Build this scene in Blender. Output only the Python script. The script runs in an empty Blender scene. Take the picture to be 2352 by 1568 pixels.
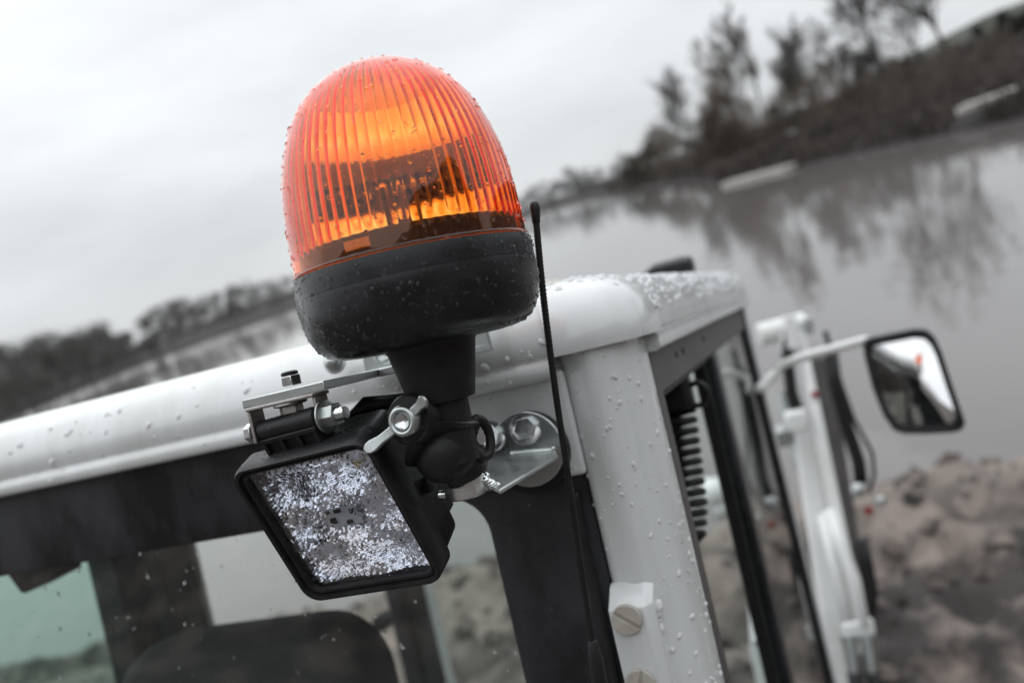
import bpy, bmesh, math, random
from mathutils import Vector, Matrix, noise
random.seed(7)
rad = math.radians
scene = bpy.context.scene
COL = scene.collection

# ------------------------------------------------------------------ camera
# the machine stands nose-down on a bank, so the cab has a frame of its own (X right, Y forward, Z up,
# camera at its origin); CAB carries that frame into the world, whose water level is z = 0.
FPX, PHI, TH = 2000.0, rad(13.2), rad(19.9)
CAM_H = 3.0
ax_d = Vector((-math.sin(TH), math.cos(TH), 0)); ax_r = Vector((math.cos(TH), math.sin(TH), 0)); ax_z = Vector((0, 0, 1))
cx = math.cos(PHI)*ax_r - math.sin(PHI)*ax_z
cy = math.sin(PHI)*ax_r + math.cos(PHI)*ax_z
cz = -ax_d
CAM_IN_CAB = Matrix((cx, cy, cz)).transposed().to_4x4()
roll = rad(19.5)
hor = Vector((math.cos(roll), math.sin(roll), 0)); q = Vector((24, 306, -FPX))
up = q.cross(hor); up = (up if up.y > 0 else -up).normalized()
fw = Vector((0, 0, -1)); fw = (fw - up*fw.dot(up)).normalized(); rt = fw.cross(up)
CAMW = Matrix((rt, fw, up)).to_4x4()
CAMW.translation = Vector((0, 0, CAM_H))
CAB = CAMW @ CAM_IN_CAB.inverted()
cam = bpy.data.cameras.new('camera'); camo = bpy.data.objects.new('camera', cam); COL.objects.link(camo)
camo.matrix_world = CAMW
cam.sensor_width = 36; cam.lens = 36*FPX/2352; cam.clip_start = 0.02; cam.clip_end = 6000
cam.dof.use_dof = True; cam.dof.focus_distance = 0.56; cam.dof.aperture_fstop = 4.1; cam.dof.aperture_blades = 9
scene.camera = camo

# ------------------------------------------------------------------ sky, sun, exposure
SUN_EL, SUN_AZ = rad(52), rad(-38)
world = bpy.data.worlds.new('World'); scene.world = world; world.use_nodes = True
nt = world.node_tree; nt.nodes.clear()
def N(tree, t, **kw):
    n = tree.nodes.new(t)
    for k, v in kw.items():
        if k in n.bl_rna.properties: setattr(n, k, v)
        else: n.inputs[k].default_value = v
    return n
sky = N(nt, 'ShaderNodeTexSky', sky_type='NISHITA', sun_disc=False, sun_elevation=SUN_EL, sun_rotation=SUN_AZ)
bg1 = N(nt, 'ShaderNodeBackground', Strength=0.06); nt.links.new(sky.outputs[0], bg1.inputs[0])
tc = N(nt, 'ShaderNodeTexCoord'); sep = N(nt, 'ShaderNodeSeparateXYZ'); nt.links.new(tc.outputs['Generated'], sep.inputs[0])
mx = N(nt, 'ShaderNodeMath', operation='MAXIMUM'); mx.inputs[1].default_value = 0; nt.links.new(sep.outputs[2], mx.inputs[0])
grad = N(nt, 'ShaderNodeMath', operation='MULTIPLY_ADD'); nt.links.new(mx.outputs[0], grad.inputs[0])
grad.inputs[1].default_value = 1.05; grad.inputs[2].default_value = 0.68          # overcast: brighter towards the zenith
mp = N(nt, 'ShaderNodeMapping'); mp.inputs['Scale'].default_value = (1, 1, 3.2); mp.inputs['Location'].default_value = (4.66, 4.62, 4.38)
nt.links.new(tc.outputs['Generated'], mp.inputs[0])
cl = N(nt, 'ShaderNodeTexNoise', Scale=1.9, Detail=5.0, Roughness=0.5); nt.links.new(mp.outputs[0], cl.inputs['Vector'])
cr = N(nt, 'ShaderNodeMapRange'); cr.inputs[1].default_value = .3; cr.inputs[2].default_value = .7; cr.inputs[3].default_value = .80; cr.inputs[4].default_value = 1.14
nt.links.new(cl.outputs[0], cr.inputs[0])
mul = N(nt, 'ShaderNodeMath', operation='MULTIPLY'); nt.links.new(grad.outputs[0], mul.inputs[0]); nt.links.new(cr.outputs[0], mul.inputs[1])
bg2 = N(nt, 'ShaderNodeBackground'); bg2.inputs[0].default_value = (.935, .97, 1.0, 1); nt.links.new(mul.outputs[0], bg2.inputs[1])
mxs = N(nt, 'ShaderNodeMixShader'); mxs.inputs[0].default_value = .93
nt.links.new(bg1.outputs[0], mxs.inputs[1]); nt.links.new(bg2.outputs[0], mxs.inputs[2])
wo = N(nt, 'ShaderNodeOutputWorld'); nt.links.new(mxs.outputs[0], wo.inputs[0])
sun = bpy.data.lights.new('sun', 'SUN'); sun.energy = 0.6; sun.angle = rad(110); sun.color = (1, .985, .96)
suno = bpy.data.objects.new('sun', sun); COL.objects.link(suno)
sdir = Vector((math.sin(SUN_AZ)*math.cos(SUN_EL), math.cos(SUN_AZ)*math.cos(SUN_EL), math.sin(SUN_EL)))
suno.rotation_euler = sdir.to_track_quat('Z', 'Y').to_euler(); suno.location = (0, 0, 40)
vs = scene.view_settings; vs.view_transform = 'Standard'; vs.look = 'None'; vs.exposure = 0.25; vs.gamma = 1; vs.use_curve_mapping = False
scene.render.engine = 'CYCLES'
cy_ = scene.cycles; cy_.max_bounces = 20; cy_.transmission_bounces = 16; cy_.glossy_bounces = 6; cy_.transparent_max_bounces = 16; cy_.diffuse_bounces = 3
cy_.sample_clamp_indirect = 6; cy_.use_denoising = True

# ------------------------------------------------------------------ pixel helpers (2352 x 1568 reading of the photograph)
def ray(x, y):
    dx, dy = x-1176, y-784
    u = dx*math.cos(PHI)-dy*math.sin(PHI); v = -dx*math.sin(PHI)-dy*math.cos(PHI)
    return ax_d + ax_r*(u/FPX) + ax_z*(v/FPX)
def P(x, y, t): return ray(x, y)*t                       # cab frame, at depth t
def PY(x, y, Y): r = ray(x, y); return r*(Y/r.y)         # cab frame, on the plane Y
def PX(x, y, X): r = ray(x, y); return r*(X/r.x)
R3 = CAB.to_3x3()
def G(x, y, z=0.0):                                      # world, on the level z
    r = R3 @ ray(x, y); k = (z-CAM_H)/r.z
    return Vector((0, 0, CAM_H)) + r*k
def GD(x, y, dist):                                      # world, at horizontal distance dist
    r = R3 @ ray(x, y); k = dist/math.hypot(r.x, r.y)
    return Vector((0, 0, CAM_H)) + r*k

# ------------------------------------------------------------------ materials
MATS = {}
def newmat(name):
    m = bpy.data.materials.new(name); m.use_nodes = True; t = m.node_tree; t.nodes.clear()
    o = N(t, 'ShaderNodeOutputMaterial'); MATS[name] = m
    return m, t, o
def pbr(name, col, rough=.5, metal=0., col2=None, scale=8., stretch=(1, 1, 1), bump=0., bscale=60., rough2=None, coat=0., spec=.5, detail=4., lo=.35, hi=.65, bdist=.002):
    m, t, o = newmat(name)
    p = N(t, 'ShaderNodeBsdfPrincipled', Roughness=rough, Metallic=metal)
    p.inputs['Base Color'].default_value = (*col, 1); p.inputs['Coat Weight'].default_value = coat; p.inputs['Coat Roughness'].default_value = .08
    p.inputs['Specular IOR Level'].default_value = spec
    t.links.new(p.outputs[0], o.inputs[0])
    c = N(t, 'ShaderNodeTexCoord')
    mpn = N(t, 'ShaderNodeMapping'); mpn.inputs['Scale'].default_value = stretch; t.links.new(c.outputs['Object'], mpn.inputs[0])
    if col2 or rough2 is not None:
        n = N(t, 'ShaderNodeTexNoise', Scale=scale, Detail=detail, Roughness=.6); t.links.new(mpn.outputs[0], n.inputs['Vector'])
        mr = N(t, 'ShaderNodeMapRange'); mr.inputs[1].default_value = lo; mr.inputs[2].default_value = hi; t.links.new(n.outputs[0], mr.inputs[0])
        if col2:
            mc = N(t, 'ShaderNodeMix', data_type='RGBA'); mc.inputs[6].default_value = (*col, 1); mc.inputs[7].default_value = (*col2, 1)
            t.links.new(mr.outputs[0], mc.inputs[0]); t.links.new(mc.outputs[2], p.inputs['Base Color'])
        if rough2 is not None:
            mm = N(t, 'ShaderNodeMapRange'); mm.inputs[3].default_value = rough; mm.inputs[4].default_value = rough2
            t.links.new(mr.outputs[0], mm.inputs[0]); t.links.new(mm.outputs[0], p.inputs['Roughness'])
    if bump:
        n2 = N(t, 'ShaderNodeTexNoise', Scale=bscale, Detail=3.); t.links.new(mpn.outputs[0], n2.inputs['Vector'])
        b = N(t, 'ShaderNodeBump', Strength=bump, Distance=bdist); t.links.new(n2.outputs[0], b.inputs['Height']); t.links.new(b.outputs[0], p.inputs['Normal'])
    return m
def refr(name, tint, ior=1.49, rough=0., spec=(1, 1, 1), bump=0, bscale=300, glow=0):
    m, t, o = newmat(name)
    f = N(t, 'ShaderNodeFresnel', IOR=ior); a = N(t, 'ShaderNodeBsdfRefraction', IOR=ior, Roughness=rough); a.inputs[0].default_value = (*tint, 1)
    g = N(t, 'ShaderNodeBsdfGlossy', Roughness=rough); g.inputs[0].default_value = (*spec, 1)
    s = N(t, 'ShaderNodeMixShader'); t.links.new(f.outputs[0], s.inputs[0]); t.links.new(a.outputs[0], s.inputs[1]); t.links.new(g.outputs[0], s.inputs[2])
    last = s
    if glow:                                              # cloudy plastic lets some light through as diffuse
        tr = N(t, 'ShaderNodeBsdfTranslucent'); tr.inputs[0].default_value = (1, .30, .03, 1)
        s2 = N(t, 'ShaderNodeMixShader'); s2.inputs[0].default_value = glow; t.links.new(s.outputs[0], s2.inputs[1]); t.links.new(tr.outputs[0], s2.inputs[2]); last = s2
    t.links.new(last.outputs[0], o.inputs[0])
    if bump:
        c = N(t, 'ShaderNodeTexCoord'); n = N(t, 'ShaderNodeTexNoise', Scale=bscale); t.links.new(c.outputs['Object'], n.inputs['Vector'])
        b = N(t, 'ShaderNodeBump', Strength=bump, Distance=.001); t.links.new(n.outputs[0], b.inputs['Height'])
        for x in (f, a, g): t.links.new(b.outputs[0], x.inputs['Normal'])
    return m
def pane(name, tint, ior=1.5, haze=0.):
    """flat glazing: no visible bend of light, tint once per face, Fresnel gloss"""
    m, t, o = newmat(name)
    f = N(t, 'ShaderNodeFresnel', IOR=ior); a = N(t, 'ShaderNodeBsdfTransparent'); a.inputs[0].default_value = (*[c**.5 for c in tint], 1)
    g = N(t, 'ShaderNodeBsdfGlossy', Roughness=.02)
    ge = N(t, 'ShaderNodeNewGeometry'); mi = N(t, 'ShaderNodeMapRange'); mi.inputs[3].default_value = ior; mi.inputs[4].default_value = 1/ior   # same gloss on both faces of a sheet
    t.links.new(ge.outputs['Backfacing'], mi.inputs[0]); t.links.new(mi.outputs[0], f.inputs[0])
    s = N(t, 'ShaderNodeMixShader'); t.links.new(f.outputs[0], s.inputs[0]); t.links.new(a.outputs[0], s.inputs[1]); t.links.new(g.outputs[0], s.inputs[2])
    last = s
    if haze:
        d = N(t, 'ShaderNodeBsdfDiffuse'); d.inputs[0].default_value = (.5, .5, .48, 1)
        s2 = N(t, 'ShaderNodeMixShader'); s2.inputs[0].default_value = haze
        t.links.new(s.outputs[0], s2.inputs[1]); t.links.new(d.outputs[0], s2.inputs[2]); last = s2
    t.links.new(last.outputs[0], o.inputs[0])
    return m
paint = pbr('paint', (.64, .66, .66), .24, col2=(.50, .51, .495), scale=5, stretch=(3.5, 3.5, .45), coat=.5, bump=.05, bscale=25, lo=.42, hi=.8)
paint_warm = pbr('cap_plastic', (.46, .43, .38), .5, col2=(.36, .33, .29), scale=60, bump=.1, bscale=300)
# splashes of dried mud on the cab paint
_t = paint.node_tree; _p = next(n for n in _t.nodes if n.type == 'BSDF_PRINCIPLED'); _src = _p.inputs['Base Color'].links[0].from_socket
_c = N(_t, 'ShaderNodeTexCoord'); _m = N(_t, 'ShaderNodeMapping'); _m.inputs['Scale'].default_value = (70, 70, 190); _t.links.new(_c.outputs['Object'], _m.inputs[0])
_n = N(_t, 'ShaderNodeTexNoise', Scale=1., Detail=2.); _t.links.new(_m.outputs[0], _n.inputs['Vector'])
_r = N(_t, 'ShaderNodeMapRange'); _r.inputs[1].default_value = .77; _r.inputs[2].default_value = .80; _t.links.new(_n.outputs[0], _r.inputs[0])
_x = N(_t, 'ShaderNodeMix', data_type='RGBA'); _x.inputs[7].default_value = (.26, .22, .18, 1); _t.links.new(_r.outputs[0], _x.inputs[0]); _t.links.new(_src, _x.inputs[6]); _t.links.new(_x.outputs[2], _p.inputs['Base Color'])
white_paint = pbr('white_paint', (.80, .81, .81), .32, col2=(.66, .66, .64), scale=4, coat=.2)
blackp = pbr('black_plastic', (.010, .010, .011), .34, col2=(.018, .018, .019), scale=40, rough2=.52, spec=.3, bump=.12, bscale=900, bdist=.0006)
housing_m = pbr('beacon_housing', (.008, .008, .0095), .22, col2=(.016, .0165, .019), scale=28, rough2=.42, spec=.4, bump=.06, bscale=700, bdist=.0006)
rubber = pbr('rubber', (.009, .009, .0095), .55, col2=(.018, .018, .018), scale=60, rough2=.42, spec=.3, bump=.15, bscale=250, bdist=.001)
frit = pbr('black_frame', (.010, .0105, .012), .2, col2=(.032, .033, .037), scale=11, rough2=.45, spec=.35, stretch=(1, 1, .5), lo=.4, hi=.6)
trimg = pbr('grey_trim', (.085, .078, .074), .5, col2=(.06, .056, .054), scale=12)
zinc = pbr('zinc', (.62, .65, .65), .26, 1., col2=(.45, .48, .47), scale=35, rough2=.42, bump=.08, bscale=120, bdist=.001)
steel = pbr('bright_steel', (.78, .8, .81), .14, 1., col2=(.6, .62, .62), scale=60, rough2=.3)
turned = pbr('turned_aluminium', (.72, .72, .71), .3, 1., col2=(.55, .55, .54), scale=30, stretch=(1, 1, 14), rough2=.4)
rust = pbr('steel_edge', (.42, .41, .40), .4, 1., col2=(.28, .25, .23), scale=80, rough2=.6)
chrome = pbr('mirror_metal', (.9, .9, .9), .03, 1.)
chrome_soft = pbr('reflector_metal', (.88, .89, .92), .06, 1.)
facet_m = pbr('facet_metal', (.86, .88, .93), .20, 1., col2=(.80, .77, .76), scale=45, lo=.5, hi=.62)
amber = refr('amber_polycarbonate', (1.0, .96, .90), 1.5)  # colour comes from absorption in the thickness of the plastic
_v = N(amber.node_tree, 'ShaderNodeVolumeAbsorption', Density=760.); _v.inputs[0].default_value = (.995, .655, .06, 1)
amber.node_tree.links.new(_v.outputs[0], next(n for n in amber.node_tree.nodes if n.type == 'OUTPUT_MATERIAL').inputs['Volume'])
drop_m = refr('water_drop', (1, 1, 1), 1.33)
glint_drop_m, _t, _o = newmat('painted_glint_drop')  # rain beads on paint: diffuse white mixed in stands for bright sky glints
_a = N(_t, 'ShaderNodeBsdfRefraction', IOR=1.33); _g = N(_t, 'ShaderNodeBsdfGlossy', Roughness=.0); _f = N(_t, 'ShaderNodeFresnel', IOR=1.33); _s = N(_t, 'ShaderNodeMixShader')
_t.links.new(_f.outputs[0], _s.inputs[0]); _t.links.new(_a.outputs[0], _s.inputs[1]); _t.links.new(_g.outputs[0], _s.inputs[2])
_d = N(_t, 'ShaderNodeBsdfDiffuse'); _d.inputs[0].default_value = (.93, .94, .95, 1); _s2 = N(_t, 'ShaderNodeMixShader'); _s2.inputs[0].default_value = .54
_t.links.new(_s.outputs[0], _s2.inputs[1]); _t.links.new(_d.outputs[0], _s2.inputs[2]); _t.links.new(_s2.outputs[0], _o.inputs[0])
led_glass = refr('lamp_glass', (.97, .98, 1.0), 1.5)
brown_in = pbr('brown_interior', (.010, .008, .008), .35, col2=(.02, .014, .012), scale=30)
sticker = pbr('orange_sticker', (.95, .85, .5), .5, col2=(.8, .6, .3), scale=200, stretch=(1, 1, 4))
led_y = pbr('led_phosphor', (.75, .62, .2), .4)
board = pbr('circuit_board', (.75, .77, .8), .5, col2=(.6, .62, .66), scale=90)
glass_rear = pane('rear_glass', (.92, .97, .94), haze=.008)
glass_teal = pane('teal_glass', (.66, .90, .82), haze=.01)
glass_side = pane('side_glass', (.66, .70, .67))
glass_front = pane('front_glass', (.86, .92, .90))
red = pbr('red_plastic', (.22, .02, .02), .6)
seat_m = pbr('seat_fabric', (.01, .01, .011), .8, col2=(.018, .016, .018), scale=20)
bark = pbr('bark', (.05, .042, .037), .9, col2=(.03, .026, .024), scale=3, stretch=(1, 1, .2))
twig = pbr('twig', (.11, .098, .09), .9)
twig_b = pbr('twig_brown', (.14, .104, .080), .9, col2=(.095, .074, .058), scale=.8)
leaf_o = pbr('olive_leaf', (.075, .073, .054), .8, col2=(.095, .08, .06), scale=.7)
leaf_d = pbr('dark_leaf', (.048, .055, .045), .8, col2=(.066, .062, .05), scale=.6)
leaf_g = pbr('grey_leaf', (.105, .097, .092), .85, col2=(.072, .070, .064), scale=.25)
sand_m = pbr('pale_boards', (.62, .59, .57), .7, col2=(.5, .47, .45), scale=2)

# ------------------------------------------------------------------ mesh building
class MB:
    def __init__(s): s.v, s.f = [], []
    def add(s, vs, fs):
        b = len(s.v); s.v += [Vector(v) for v in vs]; s.f += [tuple(i+b for i in f) for f in fs]; return s
    def box(s, lo, hi, m=None):
        x0, y0, z0 = lo; x1, y1, z1 = hi
        vs = [Vector(p) for p in ((x0,y0,z0),(x1,y0,z0),(x1,y1,z0),(x0,y1,z0),(x0,y0,z1),(x1,y0,z1),(x1,y1,z1),(x0,y1,z1))]
        if m: vs = [m @ v for v in vs]
        return s.add(vs, [(0,3,2,1),(4,5,6,7),(0,1,5,4),(1,2,6,5),(2,3,7,6),(3,0,4,7)])
    def loft(s, rings, closed=True, cap0=True, cap1=True):
        n = len(rings[0]); vs = [p for r in rings for p in r]; fs = []
        for i in range(len(rings)-1):
            for j in range(n if closed else n-1):
                k = (j+1) % n
                fs.append((i*n+j, i*n+k, (i+1)*n+k, (i+1)*n+j))
        if cap0: fs.append(tuple(range(n-1, -1, -1)))
        if cap1: fs.append(tuple((len(rings)-1)*n+j for j in range(n)))
        return s.add(vs, fs)
    def tube(s, pts, rs, n=10, cap=True):
        pts = [Vector(p) for p in pts]
        if not hasattr(rs, '__len__'): rs = [rs]*len(pts)
        rings = []; ref = None
        for i, p in enumerate(pts):
            d = (pts[min(i+1, len(pts)-1)] - pts[max(i-1, 0)]).normalized()
            if ref is None: ref = d.orthogonal().normalized()
            ref = (ref - d*ref.dot(d)).normalized(); b = d.cross(ref)
            rings.append([p + (ref*math.cos(2*math.pi*j/n) + b*math.sin(2*math.pi*j/n))*rs[i] for j in range(n)])
        return s.loft(rings, True, cap, cap)
    def lathe(s, prof, n=48, m=None, cap0=False, cap1=False):
        rings = []
        for r, z in prof:
            rings.append([(m @ Vector((r*math.cos(2*math.pi*j/n), r*math.sin(2*math.pi*j/n), z))) if m else Vector((r*math.cos(2*math.pi*j/n), r*math.sin(2*math.pi*j/n), z)) for j in range(n)])
        return s.loft(rings, True, cap0, cap1)
    def prism(s, poly, d, m):                             # polygon in local XY, extruded along local Z by d
        return s.loft([[m @ Vector((x, y, 0)) for x, y in poly], [m @ Vector((x, y, d)) for x, y in poly]])
def mat_z(o, z, x=None):                                  # frame at o with the given Z axis
    z = Vector(z).normalized(); x = Vector(x) if x else z.orthogonal()
    x = (x - z*x.dot(z)).normalized(); y = z.cross(x)
    m = Matrix((x, y, z)).transposed().to_4x4(); m.translation = Vector(o); return m
def hexpoly(r, n=6, a0=0): return [(r*math.cos(a0+2*math.pi*i/n), r*math.sin(a0+2*math.pi*i/n)) for i in range(n)]
def rrect(x0, x1, y0, y1, r, k=6):
    out = []
    for cx_, cy_2, a in ((x1-r, y1-r, 0), (x0+r, y1-r, 90), (x0+r, y0+r, 180), (x1-r, y0+r, 270)):
        for i in range(k+1):
            t = rad(a+90*i/k); out.append((cx_+r*math.cos(t), cy_2+r*math.sin(t)))
    return out
FR = {}
def obj(name, mb, mat, parent=None, smooth=40, bevel=0, seg=2, local=False, kind=None, label=None, recalc=True):
    me = bpy.data.meshes.new(name)
    vs = mb.v
    root = parent
    while root is not None and root.parent is not None: root = root.parent
    if root is not None and not local and root.name in FR:
        inv = FR[root.name].inverted(); vs = [inv @ v for v in vs]
    me.from_pydata([tuple(v) for v in vs], [], mb.f)
    if recalc:
        bm = bmesh.new(); bm.from_mesh(me); bmesh.ops.recalc_face_normals(bm, faces=bm.faces); bm.to_mesh(me); bm.free()
    if smooth:
        me.shade_smooth()
        if smooth < 180: me.set_sharp_from_angle(angle=rad(smooth))
    me.materials.append(mat)
    o = bpy.data.objects.new(name, me); COL.objects.link(o)
    if parent is not None: o.parent = parent
    if bevel:
        b = o.modifiers.new('bevel', 'BEVEL'); b.width = bevel; b.segments = seg; b.limit_method = 'ANGLE'; b.angle_limit = rad(35); b.harden_normals = False
    if kind: o['kind'] = kind
    if label: o['label'] = label
    return o
def tag(o, label=None, cat=None, group=None, kind=None):
    for k, v in (('label', label), ('category', cat), ('group', group), ('kind', kind)):
        if v: o[k] = v
    return o
def thing(name, label, cat, L=None, base=None, group=None, world_m=None):
    """Empty at the thing's base; L or base is given in the cab frame, world_m in the world"""
    o = bpy.data.objects.new(name, None); COL.objects.link(o); o.empty_display_size = .05
    if world_m is None:
        L = L if L is not None else Matrix.Translation(Vector(base)); FR[o.name] = L; o.matrix_world = CAB @ L
    else: o.matrix_world = world_m
    return tag(o, label, cat, group)

def drops(mb_src, count, rmin, rmax, ok, rng, flat=.55, power=3., n=7):
    """water beads sitting on the faces of mb_src where ok(point, normal)"""
    tris = []; acc = []; tot = 0
    for f in mb_src.f:
        for i in range(1, len(f)-1):
            a, b, c = mb_src.v[f[0]], mb_src.v[f[i]], mb_src.v[f[i+1]]
            nr = (b-a).cross(c-a); ar = nr.length
            if ar < 1e-12: continue
            nr = nr/ar
            s = ok((a+b+c)/3, nr)
            if not s: continue
            if s == -1: nr = -nr
            tot += ar; tris.append((a, b, c, nr)); acc.append(tot)
    out = MB()
    import bisect
    for _ in range(count):
        a, b, c, nr = tris[min(bisect.bisect(acc, rng.random()*tot), len(tris)-1)]
        u, v = rng.random(), rng.random()
        if u+v > 1: u, v = 1-u, 1-v
        p = a+(b-a)*u+(c-a)*v
        r = rmin+(rmax-rmin)*rng.random()**power
        m = mat_z(p, nr); e = 1+rng.uniform(-.25, .25); fl = flat*rng.uniform(.75, 1.25); ph = rng.random()*6
        vs = [m @ Vector((0, 0, r*fl))]; fs = []
        rings = ((.62, .80), (.92, .40), (1., -.08))
        for rr, zz in rings:
            for j in range(n):
                t = ph+2*math.pi*j/n; w = 1+.2*math.sin(2*t+ph)+.1*math.sin(3*t+2*ph)
                vs.append(m @ Vector((rr*r*e*w*math.cos(t), rr*r/e*w*math.sin(t), zz*r*fl)))
        for j in range(n):
            k = (j+1) % n; fs.append((0, 1+j, 1+k))
            for i in range(2): fs.append((1+i*n+j, 1+(i+1)*n+j, 1+(i+1)*n+k, 1+i*n+k))
        out.add(vs, fs)
    return out

# ================================================================== THE SETTING
def pl(tab, a):                                           # piecewise linear
    if a <= tab[0][0]: return tab[0][1]
    for (a0, v0), (a1, v1) in zip(tab, tab[1:]):
        if a <= a1: return v0+(v1-v0)*(a-a0)/(a1-a0)
    return tab[-1][1]
def azd(p): return math.degrees(math.atan2(p.x, p.y)), math.hypot(p.x, p.y)
near = sorted(azd(G(x, y)) for x, y in ((40, 1515), (420, 1455), (800, 1400), (1100, 1290), (1400, 1225), (1640, 1190), (1850, 1140), (2030, 1095), (2200, 1075), (2352, 1050)))
NEAR = [(-180, 1500), (-100, 1200), (-84, 60), (-70, 22), (-55, 14)] + near + [(50, near[-1][1]+.4), (62, 10), (78, 22), (92, 80), (105, 1200), (180, 1500)]
far = sorted(azd(G(x, y)) for x, y in ((0, 970), (345, 827), (690, 705), (1000, 570), (1215, 496), (1445, 437), (1660, 421), (1815, 388), (2050, 338), (2197, 307), (2352, 276)))
FAR = [(-85, 30), (-50, 45)] + far + [(42, 26), (60, 24), (85, 26)]
def fbm(x, y, o=5, s=1.): return noise.fractal(Vector((x*s, y*s, 3.3)), 1.0, 2.1, o)
def near_h(a, r):
    D = pl(NEAR, a); s = D-r
    x, y = r*math.sin(rad(a)), r*math.cos(rad(a))
    base = .62*(1-math.exp(-max(s, 0)/2.2)) if s > 0 else s*.18
    k = min(1, max(0, (s+.3)/1.2))
    bumpy = .12*fbm(x, y, 3, .5) - .30*k*abs(fbm(x+4, y-2, 5, 1.2)) + .13*k*fbm(x+9, y, 6, 1.6)*(1.4 if a < 34 else .7)
    ridge = .05*math.exp(-((s-.9)/.8)**2)*(1+.6*fbm(x, y, 2, .4))
    return base + (bumpy + ridge)*max(0, min(1, (s+.6)/.6)) - .02
def near_ground():
    azs = [-180+i*6 for i in range(15)] + [-90+i*.42 for i in range(int(165/.42))] + [76+i*6 for i in range(18)]
    azs = [a for a in azs if a < 180]
    nr = 150; mb = MB(); rows = []
    for a in azs:
        D = pl(NEAR, a)+1.6; row = []
        for i in range(nr):
            t = i/(nr-1)
            r = .3+(D-.3)*(t**.85 if D < 40 else t**3)
            z = near_h(a, r) if D < 60 else .6+.3*fbm(r*math.sin(rad(a))*.2, r*math.cos(rad(a))*.2, 2)
            if abs(a) > 88 and r > 5:                     # unseen slope added behind the camera to darken reflections
                e = min(1, (abs(a)-88)/22)*min(1, (r-5)/20); x, y = r*math.sin(rad(a)), r*math.cos(rad(a))
                z += e*e*(3-2*e)*(10.5+2.5*fbm(x, y, 4, .09))
            row.append(Vector((r*math.sin(rad(a)), r*math.cos(rad(a)), z)))
        rows.append(row)
    rows.append(rows[0]); mb.loft(rows, False, False, False)
    return mb
earth = pbr('wet_earth', (.017, .013, .011), .75, col2=(.20, .163, .144), scale=2.0, detail=12, lo=.46, hi=.60, rough2=.95, bump=.6, bscale=9, bdist=.03)
gnd = obj('ground', near_ground(), earth, smooth=180)
at_ = gnd.data.attributes.new('sand', 'FLOAT', 'POINT')   # how sandy the soil is: pale washed strip along the water
for i_, v_ in enumerate(gnd.data.vertices):
    a_, r_ = azd(v_.co); s_ = pl(NEAR, a_)-r_; w_ = 1.3 if a_ > 12 else 2.2
    at_.data[i_].value = max(0, min(1, math.exp(-(max(0, s_-.3)/w_)**2)*(.45+1.3*fbm(v_.co.x, v_.co.y, 5, 1.0)))) if s_ < 8 else 0
_t = earth.node_tree; _p = next(n for n in _t.nodes if n.type == 'BSDF_PRINCIPLED'); _src = _p.inputs['Base Color'].links[0].from_socket
_a = N(_t, 'ShaderNodeAttribute', attribute_name='sand'); _x = N(_t, 'ShaderNodeMix', data_type='RGBA'); _x.inputs[7].default_value = (.20, .168, .147, 1)
_t.links.new(_a.outputs['Fac'], _x.inputs[0]); _t.links.new(_src, _x.inputs[6]); _t.links.new(_x.outputs[2], _p.inputs['Base Color'])
tag(gnd, 'churned wet brown earth bank sloping to the lake', kind='structure')
# clods of spoil lying on the bank
rng = random.Random(3); cb = MB()
for _ in range(1200):
    a = rng.uniform(-50, 46); D = pl(NEAR, a); r = D-rng.random()**1.3*5.5
    if r < 1.6 or (a > 34 and rng.random() < .6): continue
    s = .02+.08*rng.random()**3; p = Vector((r*math.sin(rad(a)), r*math.cos(rad(a)), near_h(a, r)+s*.25))
    vs = []
    for (x, y, z) in ((1,0,0),(-1,0,0),(0,1,0),(0,-1,0),(0,0,1),(0,0,-1)): vs.append(p+Vector((x, y, z*.7))*s*rng.uniform(.6, 1.3)+Vector((rng.uniform(-.3,.3), rng.uniform(-.3,.3), 0))*s)
    cb.add(vs, [(0,2,4),(2,1,4),(1,3,4),(3,0,4),(2,0,5),(1,2,5),(3,1,5),(0,3,5)])
soil = pbr('dark_soil', (.022, .018, .015), .85, col2=(.16, .13, .115), scale=4, lo=.42, hi=.6)
tag(obj('clods', cb, soil, smooth=0), 'loose clods of dark wet soil strewn over the bank', kind='stuff')

# water
m, t, o = newmat('lake_water')
p = N(t, 'ShaderNodeBsdfPrincipled', Roughness=.05, IOR=1.33); p.inputs['Base Color'].default_value = (.130, .120, .116, 1)
c = N(t, 'ShaderNodeTexCoord'); mpn = N(t, 'ShaderNodeMapping'); mpn.inputs['Scale'].default_value = (.16, .62, 1); t.links.new(c.outputs['Object'], mpn.inputs[0])
n1 = N(t, 'ShaderNodeTexNoise', Scale=1.2, Detail=2.); t.links.new(mpn.outputs[0], n1.inputs['Vector'])
b = N(t, 'ShaderNodeBump', Strength=.10, Distance=.12); t.links.new(n1.outputs[0], b.inputs['Height']); t.links.new(b.outputs[0], p.inputs['Normal'])
t.links.new(p.outputs[0], o.inputs[0])
wb = MB().add([(-3000, -3000, 0), (3000, -3000, 0), (3000, 3000, 0), (-3000, 3000, 0)], [(0, 1, 2, 3)])
tag(obj('lake_water', wb, m, smooth=0), 'still grey brown lake reflecting the overcast sky', kind='structure')

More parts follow.
